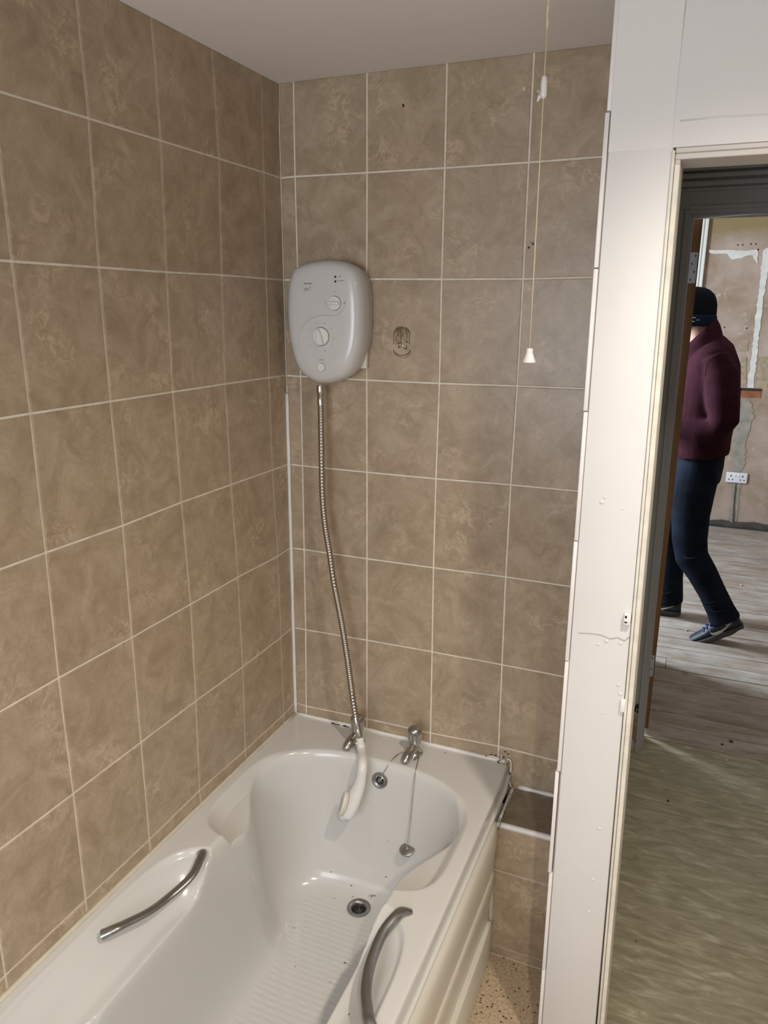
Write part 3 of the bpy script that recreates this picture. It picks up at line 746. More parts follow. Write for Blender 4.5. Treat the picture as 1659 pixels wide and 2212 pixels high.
# ------------------------------------------------------------------ taps
def make_tap(loc, rz_, label):
    t = empty('bath_tap', loc); t.rotation_euler = (0, 0, rz_); tag(t, label, 'tap', 'pair of chrome bath taps')
    bm = bmesh.new()
    lathe(bm, [(.0235, 0), (.0235, .003), (.021, .007), (.0165, .012), (.0150, .024), (.0145, .034), (.0125, .040), (.0115, .050)], seg=28)
    obj('tap_body', bm, M_chrome, t, auto=45)
    bm = bmesh.new()
    P = [(0, .004, .016), (0, -.014, .021), (0, -.030, .021), (0, -.045, .017), (0, -.055, .010), (0, -.058, .003)]
    tube(bm, smoothpath(P, 5), [(q, q*1.05) for q in [.0155-.0055*(i/25) for i in range(26)]], 16)
    obj('spout', bm, M_chrome, t, True)
    bm = bmesh.new()
    seg = 48; pr = [(.0120, .0330), (.0165, .0345), (.0180, .038), (.0188, .052), (.0192, .066), (.0192, .0668)]
    R = []
    for r, z in pr:
        R.append([Vector(((r*(1-(.05 if k % 2 and .036 < z else 0)))*math.cos(2*PI*k/seg), (r*(1-(.05 if k % 2 and .036 < z else 0)))*math.sin(2*PI*k/seg), z)) for k in range(seg)])
    rings(bm, R); k_ = obj('tap_handle', bm, M_chrome, t)
    bm = bmesh.new(); lathe(bm, [(.0194, .0668), (.0198, .072), (.0190, .077), (.0150, .082), (.0080, .0850), (.0001, .0858)], seg=28); obj('handle_cap', bm, M_handle, k_, auto=50)
    return t
t1 = make_tap((.418, -.062, .4905), math.radians(-6), 'chrome bath tap on the right, with the plug chains looped round its base')
t2 = empty('bath_tap', (.243, -.066, .4905)); t2.rotation_euler = (0, 0, math.radians(-8))
tag(t2, 'chrome bath tap on the left, half hidden behind the shower handset', 'tap', 'pair of chrome bath taps')
for ch in list(t1.children):
    c2 = ch.copy(); COL.objects.link(c2); c2.parent = t2
    for g in ch.children:
        d2 = g.copy(); COL.objects.link(d2); d2.parent = c2

# plug and chains
def chain(P, name, parent, r=.0015):
    Q = smoothpath([tuple(p) for p in P], 60); L_ = 0; pts = [Vector(Q[0])]; 
    for q in Q[1:]:
        if (Vector(q)-pts[-1]).length > .0009: pts.append(Vector(q))
    bm = bmesh.new(); tube(bm, pts, [r*(1.25 if (i//2) % 2 else .6) for i in range(len(pts))], 6); return obj(name, bm, M_chrome, parent, True)
pg = empty('bath_plug', (0, 0, 0)); tag(pg, 'grey bath plug hanging on a ball chain from the right tap', 'plug')
pp = hit(884, 1832); npp = surf_n(pp.x, pp.y)
pc = pp+npp*.012
Mp = Matrix.Translation(pc) @ Matrix.Rotation(math.radians(14), 4, 'X')
bm = bmesh.new(); lathe(bm, [(.0001, -.009), (.0150, -.009), (.0165, -.002), (.0205, .000), (.0208, .003), (.0190, .0045), (.0001, .0048)], Mp, 28); obj('stopper', bm, M_drain, pg, auto=40)
bm = bmesh.new(); R0 = [Mp @ Vector((.0045*math.cos(a), 0, .0085+.0045*math.sin(a))) for a in [2*PI*i/14 for i in range(15)]]
tube(bm, R0, .0010, 6); lathe(bm, [(.004, .0045), (.003, .008), (.0001, .009)], Mp, 12); obj('ring', bm, M_chrome, pg, True)
ch_top = Vector((.437, -.068, .494))
def off_wall(u, v, e=.004):
    p = hit(u, v); return p+surf_n(p.x, p.y)*e
chain([(.425, -.040, .497), (.440, -.058, .4965), (.436, -.078, .4945), (.430, -.100, .4935), atz(905, 1632, .4935), off_wall(898, 1672, .005), off_wall(893, 1720, .006), off_wall(889, 1770, .008), Mp @ Vector((0, 0, .013))], 'ball_chain', pg)
oc = empty('overflow_chain', (0, 0, 0)); tag(oc, 'short ball chain strung from the right tap down to the overflow', 'chain')
chain([(.408, -.045, .5), (.398, -.058, .499), (.392, -.075, .498), atz(862, 1628, .493), atz(848, 1640, .4930), off_wall(835, 1660, .004), off_wall(823, 1678, .005)], 'ball_chain', oc)
bm = bmesh.new(); R0 = [disc_m(po, no) @ Vector((.004*math.cos(a), .001+.004*math.sin(a), .0045)) for a in [2*PI*i/14 for i in range(15)]]; tube(bm, R0, .0009, 6); obj('hook', bm, M_chrome, oc, True)

# ------------------------------------------------------------------ electric shower unit
hs = empty('electric_shower', (.163, 0, 1.67)); tag(hs, 'white electric shower unit with two dials mounted high on the tiled back wall', 'shower unit')
ho = Vector((.163, 0, 1.67))
# outline (front view, metres from the unit centre), clockwise
# outline measured from the photo at the cover's rim
px_out = [(660, 570), (685, 564), (715, 562), (745, 566), (768, 578), (781, 598), (787, 640), (788, 700), (783, 750), (770, 792), (750, 815), (722, 826), (695, 828), (668, 816), (650, 798), (638, 770), (629, 725), (625, 675), (627, 620), (635, 588), (645, 576)]
OL = []
for u, v in px_out:
    p = aty(u, v, -.062); OL.append((p.x-ho.x, p.z-ho.z))
OLs = smoothpath(OL+[OL[0]], 5)[:-1]
cxm = sum(p[0] for p in OLs)/len(OLs); czm = sum(p[1] for p in OLs)/len(OLs)
def oring(k, y, dz=0): return [Vector((cxm+(x-cxm)*k, y, czm+(z-czm)*(1-(1-k)*.66)+dz)) for x, z in OLs]
bm = bmesh.new()
rings(bm, [oring(.955, -.004), oring(.965, -.028), oring(.94, -.030)])
obj('back_plate', bm, mat('grey plastic', (.50, .48, .46), .4), hs, auto=40)
bm = bmesh.new(); YF = -.090
rings(bm, [oring(.975, -.030), oring(.995, -.040), oring(1.0, -.055), oring(.985, -.068), oring(.95, -.078), oring(.90, -.0845), oring(.83, -.0885), oring(.74, YF), oring(.55, YF), oring(.25, YF), oring(.02, YF)])
cov = obj('cover', bm, M_heater, hs, auto=60)
def hp(u, v, dy=0):
    p = aty(u, v, YF); return Vector((p.x-ho.x, YF-dy, p.z-ho.z))
bm = bmesh.new(); a_ = aty(784, 760, -.01); b_ = aty(794, 796, -.01); box(bm, (a_.x-.012-ho.x, -.018, b_.z-ho.z), (b_.x-ho.x, -.002, a_.z-ho.z), .002, 2)
obj('mounting_tab', bm, M_cream, hs, auto=40)
# raised S shaped step
pxs = [(748, 632), (748, 652), (742, 667), (733, 677), (720, 682), (700, 681), (685, 683), (668, 692), (654, 707), (648, 728), (648, 750), (653, 772), (662, 788), (676, 802)]
P = smoothpath([tuple(hp(u, v)) for u, v in pxs], 6)
bm = bmesh.new(); n_ = len(P)
tube(bm, P, [(.0035*math.sin(PI*min(1, max(.06, i/(n_*.9))))**.5 if i < n_*.7 else .0035*max(.15, (n_-i)/(n_*.3)), .0010) for i in range(n_)], 8)
obj('moulded_step', bm, M_heater, cov, True)
def dial(u, v, r, kind):
    c = hp(u, v)
    M = Matrix.Translation(c) @ Matrix.Rotation(PI/2, 4, 'X')
    bm = bmesh.new(); lathe(bm, [(r*1.04, -.002), (r*1.045, .0004), (r*.99, .0005)], M, 40); g = obj('dial_gap', bm, M_print, hs)
    bm = bmesh.new(); lathe(bm, [(r*.985, -.002), (r*.985, .0035), (r*.95, .0045), (.0001, .0045)], M, 40); o = obj('dial' if kind else 'push_button', bm, M_hset, hs, auto=40)
    if kind:
        bm = bmesh.new()
        if kind == 1: box(bm, (-r*.88, -r*.22, .002), (r*.88, r*.22, .014), .003, 3)
        else:
            R = [[Vector((-r*.34, -r*.92, z)), Vector((r*.34, -r*.92, z)), Vector((r*.28, r*.1, z)), Vector((r*.05, r*.88, z)), Vector((-r*.05, r*.88, z)), Vector((-r*.28, r*.1, z))] for z in (.002, .012)]
            R.append([p*.8 for p in R[1]]); 
            for p in R[2]: p.z = .015
            rings(bm, R)
        bmesh.ops.transform(bm, matrix=M @ Matrix.Rotation(-.03 if kind == 1 else .18, 4, 'Z'), verts=bm.verts[:])
        obj('grip', bm, M_hset, o, auto=30)
    return c, r
c1, r1 = dial(723, 655, .0170, 1); c2, r2 = dial(693.5, 727, .0225, 2); c3, r3 = dial(695, 793, .0102, 0)
TR = Matrix.Rotation(PI/2, 4, 'X')
def txt(s, u, v, size, **k):
    p = hp(u, v, .0002); return textmesh('marking', s, size, Matrix.Translation(p) @ TR, M_print, hs, **k)
txt('TRITON', 664, 613, .0062, shear=.25, spacing=1.0, extrude=.0004)
txt('Jade', 661, 624, .0078, shear=.4, extrude=.0001); txt('II', 670, 620.5, .0070, extrude=.0001)
bm = bmesh.new(); tube(bm, [hp(657, 630), hp(664, 628), hp(673, 626)], .0003, 5); obj('marking', bm, M_print, hs)
txt('power', 734, 596.5, .0032); txt('low pressure', 736.5, 606, .0032); txt('start/stop', 694, 777, .0032)
txt('o', 702, 653, .005); txt('o', 722.5, 630.5, .005); txt('8', 744, 655, .007)
for s, u, v in (('1', 684, 757), ('2', 670, 745), ('3', 664, 727), ('4', 669, 709), ('5', 682, 698), ('6', 701, 698), ('7', 716, 710), ('8', 721, 730), ('9', 716, 747), ('10', 702, 758)): txt(s, u, v, .0045)
for u, v in ((724.5, 598), (724.5, 608)):
    bm = bmesh.new(); lathe(bm, [(.0028, -.001), (.0028, .0006), (.0001, .0007)], Matrix.Translation(hp(u, v)) @ TR, 14); obj('indicator_light', bm, M_black, hs)

# hose and handset
hz = empty('shower_hose', (0, 0, 0)); tag(hz, 'ribbed chrome shower hose hanging from the shower unit down to the bath', 'hose')
hpth = [(692, 842, -.055), (693, 880, -.055), (694, 940, -.056), (695, 1010, -.058), (697, 1080, -.060), (703, 1140, -.062), (712, 1195, -.066), (722, 1262, -.070), (737, 1340, -.076), (750, 1420, -.082), (761, 1500, -.090), (770, 1560, -.102)]
HP = [tuple(aty(*q)) for q in hpth]
Q = smoothpath(HP, 80); pts = [Vector(Q[0])]
for q in Q[1:]:
    if (Vector(q)-pts[-1]).length >= .00125: pts.append(Vector(q))
bm = bmesh.new(); tube(bm, pts, [(.0086, .0089, .0086, .0068)[i % 4] for i in range(len(pts))], 12)
obj('ribbed_tube', bm, M_hose, hz, True)
def along(a, b, prof, m, name, parent, seg=24, auto=40):
    a, b = Vector(a), Vector(b); d = (b-a); M = Matrix.Translation(a) @ d.to_track_quat('Z', 'Y').to_matrix().to_4x4(); L_ = d.length
    bm = bmesh.new(); lathe(bm, [(r, z*L_) for r, z in prof], M, seg); return obj(name, bm, m, parent, auto=auto)
along(aty(692, 832, -.055), aty(693, 876, -.055), [(.0100, 0), (.0106, .04), (.0104, .30), (.0092, .58), (.0085, .60), (.0094, .64), (.0086, .98), (.0070, 1)], M_chrome, 'hose_nut', hz)
along(aty(768, 1548, -.099), aty(777, 1594, -.112), [(.0085, 0), (.0095, .05), (.0098, .5), (.0090, .55), (.0096, .60), (.0102, .95), (.0090, 1)], M_chrome, 'hose_cone', hz)
hd = empty('shower_handset', (0, 0, 0)); tag(hd, 'white curved shower handset dangling into the bath on its chrome hose', 'shower handset')
# centre line (px) with half widths (m)
hc = [(777, 1593, -.112, .0108, .0105), (781, 1620, -.120, .0130, .0120), (783, 1650, -.130, .0140, .0125), (780, 1682, -.145, .0160, .013), (772, 1708, -.158, .0205, .015), (761, 1730, -.172, .0265, .016), (751, 1747, -.184, .0285, .016), (742, 1760, -.193, .0235, .013), (737, 1769, -.197, .010, .007)]
def near_wall(u, v, g):
    p = hit(u, v); d = ray(u, v).normalized(); return p-d*g
HC = smoothpath([(*(aty(a, b, c) if i < 2 else near_wall(a, b, .034+.006*i)), r, q) for i, (a, b, c, r, q) in enumerate(hc)], 6)
bm = bmesh.new(); tube(bm, [p[:3] for p in HC], [(p[4], p[3]) for p in HC], 20)
obj('handle', bm, M_hset, hd, True)
# spray face on the left side of the head
p0 = near_wall(751, 1702, .070); p1 = near_wall(732, 1766, .084); ax = (p1-p0)
cc = (p0+p1)/2+Vector((-.001, -.004, 0)); zdir = Vector((-.885, -.458, .03)); xdir = ax.normalized(); zdir = (zdir-xdir*zdir.dot(xdir)).normalized(); ydir = zdir.cross(xdir)
Mf = Matrix((( xdir.x, ydir.x, zdir.x, cc.x), (xdir.y, ydir.y, zdir.y, cc.y), (xdir.z, ydir.z, zdir.z, cc.z), (0, 0, 0, 1)))
bm = bmesh.new(); lathe(bm, [(.027, -.010), (.031, -.004), (.031, .000), (.029, .0025), (.0001, .0035)], Mf @ Matrix.Diagonal((1.16, .80, 1, 1)), 36)
sf = obj('spray_head', bm, M_cream, hd, auto=50)
bm = bmesh.new()
for i in range(3):
    for k in range(6+6*i):
        a = 2*PI*k/(6+6*i); rr = .006+.007*i; lathe(bm, [(.0007, .0058), (.0007, .0064), (.0001, .0065)], Mf @ Matrix.Translation((rr*math.cos(a)*1.1, rr*math.sin(a)*.7, -.0025)), 6)
obj('nozzles', bm, M_print, sf)

# ------------------------------------------------------------------ light pull
pc_ = empty('light_pull', (.765, -.45, 0)); tag(pc_, 'pull cord switch with a white bell shaped end hanging from the ceiling', 'light pull')
bm = bmesh.new(); lathe(bm, [(.0022, 1.6395), (.0060, 1.6390), (.0062, 1.6370), (.0062, 1.632), (.0078, 1.627), (.0112, 1.618), (.0125, 1.6150), (.0120, 1.6140), (.0001, 1.6150)], seg=28)
obj('bell_pull', bm, M_hset, pc_, auto=50)
bm = bmesh.new(); tube(bm, [(0, 0, 1.638), (0, 0, 1.9), (0, 0, CEIL)], .0011, 8); obj('cord', bm, M_cord, pc_, True)
bm = bmesh.new(); lathe(bm, [(.0012, 2.047), (.0045, 2.050), (.0055, 2.054), (.0055, 2.072), (.0040, 2.080), (.0012, 2.083)], seg=20)
ell(bm, (-.007, 0, 2.050), (.003, .003, .004), seg=10); ell(bm, (-.009, 0, 2.046), (.0018, .0018, .003), seg=8); obj('connector', bm, M_hset, pc_, True)
bm = bmesh.new(); tube(bm, [(.0006*math.sin(i*1.3)-.0004, 0, 2.15+i*.006) for i in range(16)], [(.0016+.0006*(i % 3)) for i in range(16)], 7); obj('cord_tail', bm, M_cord, pc_, True)

# ------------------------------------------------------------------ marks on the back wall
def wmark(name, els, m, parent=wb, Y=-.0012):
    bm = bmesh.new()
    for u, v, sx, sz in els: ell(bm, aty(u, v, Y), (sx, .0006, sz), seg=10)
    return obj(name, bm, m, parent, True)
wmark('red_plug_hole', [(871, 228, .0032, .0038)], mat('dark red plastic', (.12, .01, .01), .5))
wmark('screw_holes', [(1151, 527, .0024, .0026), (1142, 535, .0024, .0026), (1147, 524, .0012, .0012)], M_black)
wmark('paint_spot', [(1132, 192, .0042, .0046), (1163, 197, .004, .0035), (1166, 203, .0025, .004)], mat('chalk spot', (.62, .56, .48), .8))
# ghost of a removed soap holder
gh = mat('old adhesive stain', (.16, .105, .055), .8, var=.5, vs=120)
random.seed(4); els = []
for i in range(26):
    a = PI*(1.0-i/25); els.append((868+17*math.cos(a)*1, 722-14*math.sin(a), .0015*random.uniform(.6, 1.5), .0020*random.uniform(.6, 2.0)))
for i in range(24):
    a = PI*(1.0-i/23); els.append((868+17.5*math.cos(a), 757+11*math.sin(a), .0016*random.uniform(.5, 1.2), .0013)); 
    if i % 2: els.append((870+15*math.cos(a), 762+11*math.sin(a), .0016*random.uniform(.5, 1.2), .0009))
for v in range(724, 745, 3): els += [(850.5, v, .0006, .0022), (884, v, .0008*random.uniform(.5, 2), .0022)]
wmark('adhesive_mark', els, gh)
bm = bmesh.new(); random.seed(8)
for i in range(46):
    u = random.uniform(854, 880); p = aty(u, 710+random.uniform(0, 30), -.0011); ell(bm, p, (.0007, .0004, random.uniform(.003, .010)), seg=6)
obj('adhesive_streaks', bm, mat('brown streak', (.20, .145, .09), .9), wb)
wmark('screw_head', [(869, 747, .0036, .0036)], M_chrome)
wmark('adhesive_mark', [(868.5, 747.5, .0015, .0015), (860, 742, .0018, .0018), (879, 739, .0018, .0020), (861, 749, .0008, .0045), (878, 751, .0008, .0060), (865, 741, .0040, .0010), (863, 750, .0035, .0008), (875, 753, .0040, .0008)], M_black)
# latch keep and old hinge stub on the lining
bm = bmesh.new(); p = aty(1355, 1336, PY); box(bm, (p.x-.006, PY-.010, p.z-.010), (p.x+.007, PY+.0, p.z+.013), .0015, 2)
lk = tag(obj('latch_keep', bm, M_white, auto=30), 'small painted latch keep on the edge of the doorway lining', 'latch')
bm = bmesh.new(); box(bm, (p.x-.004, PY-.0105, p.z+.004), (p.x+.000, PY-.009, p.z+.009)); box(bm, (p.x-.004, PY-.0105, p.z-.006), (p.x+.001, PY-.009, p.z-.003)); obj('slot', bm, M_dark, lk)
bm = bmesh.new(); p = aty(1344, 1520, PY); box(bm, (p.x-.003, PY-.006, p.z-.016), (p.x+.006, PY+.0, p.z+.012), .0015, 2)
tag(obj('hinge_stub', bm, M_white, auto=30), 'painted stub of a broken hinge low on the doorway lining', 'hinge')

# ------------------------------------------------------------------ bits of dirt in the bath
random.seed(31)
fl = None
spots = [(715, 1885, .0032, 1.1), (759, 1914, .0036, 0.1), (834, 1898, .0040, 1.0), (857, 1890, .002, .5), (762, 1938, .0026, .7), (722, 1941, .0024, 1.), (838, 1818, .002, .3), (977, 1802, .0022, 1.4), (745, 2081, .0038, .1), (635, 2005, .0024, .5), (638, 2089, .002, 1), (754, 2192, .0022, .8), (870, 1603, .0022, .3), (843, 1594, .002, .9), (875, 1595, .002, .6), (962, 1626, .0026, 0), (866, 1607, .0018, .2), (822, 1592, .0018, .2), (713, 2123, .002, .5)]
for i, (u, v, s, a) in enumerate(spots):
    p = hit(u, v) if v > 1630 and u < 1000 else atz(u, v, .491)
    if fl is None:
        bm = bmesh.new(); ell(bm, (0, 0, 0), (1, .38, .22), seg=8); fl = obj('dirt_fleck', bm, mat('dark dirt', (.03, .022, .015), .9)); o = fl
    else:
        o = fl.copy(); COL.objects.link(o)
    o.location = (p.x, p.y, (bz(p.x, p.y) if v > 1630 else .4905)+.0008); o.scale = (s, s, s); o.rotation_euler = (0, 0, a)
    tag(o, 'tiny dark fleck of dirt lying in the white bath', 'dirt', 'flecks of dirt in the bath')
cf = hit(805, 1938); bm = bmesh.new(); random.seed(12)
for i in range(11):
    a = random.uniform(0, 2*PI); l = random.uniform(.006, .017); c = Vector((cf.x, cf.y, cf.z+.003))
    tube(bm, [c, c+Vector((math.cos(a)*l*.5, math.sin(a)*l*.5, .003)), c+Vector((math.cos(a+.3)*l, math.sin(a+.3)*l, -.001))], .00035, 5)
tag(obj('hair_tangle', bm, mat('brown hair', (.16, .09, .04), .7)), 'small brown tangle of hair beside the plug hole', 'hair')

# crumbs and scraps on the other floors
random.seed(17); cm = None
for (u, v, s, lab) in ((1443, 1731, .007, 'd'), (1498, 1644, .006, 'w'), (1367, 1971, .003, 'w'), (1374, 2033, .004, 'r'), (1579, 1603, .010, 'd'), (1560, 1609, .008, 'd'), (1569, 1643, .008, 'w'), (1492, 1457, .006, 'w'), (1460, 1455, .005, 'w'), (1601, 1265, .012, 'w'), (1483, 1362, .010, 'w'), (1465, 1700, .003, 'w')):
    p = atz(u, v, 0.001)
    if cm is None:
        bm = bmesh.new(); ell(bm, (0, 0, 0), (1, .5, .35), seg=8)
        for vv in bm.verts: vv.co *= random.uniform(.7, 1.2)
        cm = obj('debris_crumb', bm, None); me_ = cm.data; o = cm
    else: o = cm.copy(); o.data = me_.copy(); o.data.materials.clear(); COL.objects.link(o)
    mm = {'d': M_dark, 'w': M_filler, 'r': M_brick}[lab]
    o.data.materials.append(mm)
    o.location = (p.x, p.y, .0012+s*.3); o.scale = (s,)*3; o.rotation_euler = (0, 0, random.uniform(0, 3))
    vin = p.y < 1.146
    nm = {'d': 'dark crumb', 'w': 'pale plaster crumb', 'r': 'red brick crumb'}[lab]
    tag(o, nm+(' on the olive hallway vinyl' if vin else ' on the bare floorboards'), 'debris', nm+'s on '+('the vinyl' if vin else 'the boards'))

# ------------------------------------------------------------------ person in the far room
pe = empty('person', (0, 0, 0)); tag(pe, 'person in a black beanie, maroon fleece and dark jeans walking left in the stripped room', 'person')
M_skin = mat('skin', (.42, .22, .15), .55, var=.06, vs=20)
M_fleece = mat('maroon fleece', (.036, .009, .013), .95, var=.25, vs=14, bump=.6, bs=220, spec=.08)
M_jean = mat('dark blue denim', (.007, .010, .016), .85, var=.5, vs=9, bump=.4, bs=260, spec=.08)
M_cap = mat('black knit', (.008, .008, .009), .95, bump=.8, bs=300, spec=.08)
M_capn = mat('navy knit band', (.010, .018, .032), .95, bump=.8, bs=300, spec=.08)
M_shoe = mat('dark trainer leather', (.012, .013, .022), .55, var=.2, vs=20)
M_sole = mat('dark grey rubber', (.05, .045, .04), .8)
M_logo = mat('pale grey vinyl logo', (.50, .46, .42), .5)
M_lace = mat('blue lacing', (.012, .028, .16), .35)
def limb(bm, P, seg=16): tube(bm, [p[0] for p in P], [(p[2], p[1]) for p in P], seg)
def body_parts(bm, e=0):
    pass
# body: one continuous skin (head, neck, trunk, arms, hands, legs)
bm = bmesh.new()
HC_ = Vector((.975, 2.42, 1.70))
ell(bm, HC_, (.098, .076, .118)); ell(bm, HC_+Vector((-.035, 0, -.06)), (.062, .056, .065))       # skull, jaw
ell(bm, HC_+Vector((-.100, 0, -.022)), (.018, .013, .026)); ell(bm, HC_+Vector((-.092, 0, -.068)), (.010, .024, .010))
for s in (-1, 1): ell(bm, HC_+Vector((.005, s*.078, -.02)), (.020, .009, .032))
limb(bm, [((.99, 2.42, 1.66), .060, .058), ((1.03, 2.42, 1.58), .060, .060), ((1.07, 2.42, 1.50), .075, .075)])
limb(bm, [((1.085, 2.42, 1.50), .085, .12), ((1.11, 2.42, 1.38), .10, .15), ((1.115, 2.42, 1.2), .090, .13), ((1.095, 2.41, 1.02), .085, .12), ((1.085, 2.41, .90), .085, .12)], 20)
armN = [((1.10, 2.33, 1.450), .030, .030), ((1.115, 2.27, 1.42), .040, .040), ((1.150, 2.22, 1.31), .040, .040), ((1.170, 2.20, 1.18), .038, .038), ((1.09, 2.215, 1.125), .034, .034), ((.96, 2.25, 1.13), .026, .026), ((.93, 2.26, 1.13), .024, .020)]
armF = [((1.10, 2.52, 1.450), .030, .030), ((1.10, 2.58, 1.42), .040, .040), ((1.13, 2.63, 1.30), .043, .043), ((1.14, 2.64, 1.15), .038, .038), ((1.04, 2.60, 1.14), .036, .036), ((.92, 2.54, 1.16), .026, .026), ((.89, 2.53, 1.165), .024, .020)]
limb(bm, armN); limb(bm, armF)
def hand(bm, w, s):
    w = Vector(w); ell(bm, w+Vector((-.035, 0, -.002)), (.045, .017, .038))
    for i, (dz, l) in enumerate(((.028, .070), (.010, .080), (-.010, .074), (-.028, .058))):
        b_ = w+Vector((-.068, 0, dz))
        tube(bm, [b_, b_+Vector((-l*.45, -s*.010, 0)), b_+Vector((-l*.72, -s*.028, -.004)), b_+Vector((-l*.72, -s*.048, -.006))], [.0095, .009, .0085, .007], 8)
    b_ = w+Vector((-.018, -s*.004, .034)); tube(bm, [b_, b_+Vector((-.022, -s*.012, .022)), b_+Vector((-.046, -s*.024, .024))], [.012, .010, .0085], 8)
hand(bm, (.93, 2.26, 1.13), -1); hand(bm, (.89, 2.53, 1.165), 1)
legN = [((1.095, 2.34, .90), .06, .06), ((1.08, 2.30, .75), .075, .075), ((1.085, 2.29, .55), .060, .060), ((1.105, 2.285, .45), .056, .056), ((1.19, 2.28, .32), .054, .054), ((1.28, 2.28, .17), .038, .038), ((1.325, 2.28, .11), .036, .036)]
legF = [((1.075, 2.48, .90), .06, .06), ((1.01, 2.53, .72), .075, .075), ((.985, 2.55, .50), .058, .058), ((1.0, 2.56, .38), .056, .056), ((1.01, 2.56, .22), .045, .045), ((1.02, 2.57, .10), .036, .036)]
limb(bm, legN); limb(bm, legF)
limb(bm, [((1.325, 2.28, .115), .028, .028), ((1.30, 2.28, .095), .024, .024), ((1.24, 2.28, .052), .014, .020)]); limb(bm, [((1.03, 2.57, .07), .028, .028), ((.98, 2.57, .05), .020, .022), ((.90, 2.57, .032), .010, .020)])
fuse('body', bm, M_skin, pe, .007, 5)
for s in (-1, 1):
    bm = bmesh.new(); ell(bm, HC_+Vector((-.088, s*.032, 0)), (.010, .012, .009), seg=12)
    obj('eye', bm, bpy.data.materials.get('eye') or mat('eye', (.5, .48, .45), .2), pe, True)
# beanie
bm = bmesh.new(); R = []
for t in [i/14 for i in range(15)]:
    a = t*PI/2*1.22
    rr = math.sin(PI/2-min(a, PI/2))**.62 if a < PI/2 else 0
for z, k in ((-.052, 1.03), (-.03, 1.045), (.0, 1.05), (.03, 1.04), (.06, .98), (.085, .86), (.105, .66), (.118, .38), (.122, .05)):
    R.append([HC_+Vector((.004+.106*k*math.cos(a), .088*k*math.sin(a), z)) for a in [2*PI*j/28 for j in range(28)]])
rings(bm, R); obj('beanie', bm, M_cap, pe, True)
bm = bmesh.new(); R = []
for z, k in ((-.066, 1.04), (-.070, 1.10), (-.058, 1.14), (-.045, 1.10), (-.036, 1.13), (-.022, 1.13), (-.012, 1.06)):
    R.append([HC_+Vector((.004+.102*k*math.cos(a), .086*k*math.sin(a), z)) for a in [2*PI*j/28 for j in range(28)]])
rings(bm, R); bb = obj('beanie_band', bm, M_capn, pe, True)
bm = bmesh.new()
yb = HC_.y-.0985; bx = HC_.x+.020
tube(bm, [(bx+.010*math.cos(a)-.006, yb, HC_.z-.038+.010*math.sin(a)) for a in [.7+i*.45 for i in range(11)]], .0016, 6)
tube(bm, [(bx+.004+.004*i, yb+.001, HC_.z-.040+(.004 if i % 2 else -.003)) for i in range(5)], .0012, 6)
obj('cap_emblem', bm, M_logo, bb, True)
# fleece jacket
bm = bmesh.new()
limb(bm, [((1.065, 2.42, 1.555), .075, .085), ((1.085, 2.42, 1.515), .105, .165), ((1.095, 2.42, 1.44), .135, .205), ((1.090, 2.42, 1.34), .152, .205), ((1.085, 2.42, 1.20), .155, .190), ((1.08, 2.415, 1.08), .150, .185), ((1.088, 2.41, .995), .142, .188), ((1.090, 2.41, .975), .138, .186)], 28)
limb(bm, [((1.105, 2.275, 1.480), .070, .070), ((1.140, 2.240, 1.40), .082, .070), ((1.160, 2.205, 1.29), .080, .064), ((1.175, 2.195, 1.19), .074, .062), ((1.145, 2.20, 1.135), .066, .058), ((1.07, 2.215, 1.12), .060, .054), ((.985, 2.24, 1.125), .046, .044), ((.945, 2.255, 1.13), .040, .038)], 18)
limb(bm, [((1.085, 2.57, 1.475), .070, .070), ((1.115, 2.61, 1.38), .074, .070), ((1.135, 2.63, 1.27), .066, .062), ((1.14, 2.64, 1.17), .064, .058), ((1.08, 2.62, 1.13), .058, .054), ((.98, 2.565, 1.145), .050, .046), ((.92, 2.545, 1.16), .040, .038)], 18)
fj = fuse('fleece_jacket', bm, M_fleece, pe, .008, 7)
bm = bmesh.new()   # stand collar, tipped back
def cring(c, rx, ry, ti, th=0): return [Vector(c)+Vector((rx*math.cos(a), ry*math.sin(a), ti*math.cos(a))) for a in [2*PI*j/28 for j in range(28)]]
rings(bm, [cring((1.045, 2.42, 1.51), .092, .104, .060), cring((1.030, 2.42, 1.555), .084, .092, .080), cring((1.012, 2.42, 1.585), .080, .086, .086), cring((1.010, 2.42, 1.585), .072, .078, .084), cring((1.030, 2.42, 1.52), .074, .080, .060)], cap=False)
obj('collar', bm, M_fleece, fj, True)
bm = bmesh.new()
sm = smoothpath([(1.07, 2.16, 1.40), (1.075, 2.175, 1.46), (1.11, 2.19, 1.49), (1.165, 2.20, 1.47), (1.205, 2.24, 1.42)], 6); tube(bm, sm, .0022, 6)
sm = smoothpath([(1.0, 2.19, 1.062), (1.07, 2.215, 1.055), (1.15, 2.225, 1.075), (1.215, 2.27, 1.11)], 6)
obj('shoulder_seam', bm, M_fleece, fj, True)
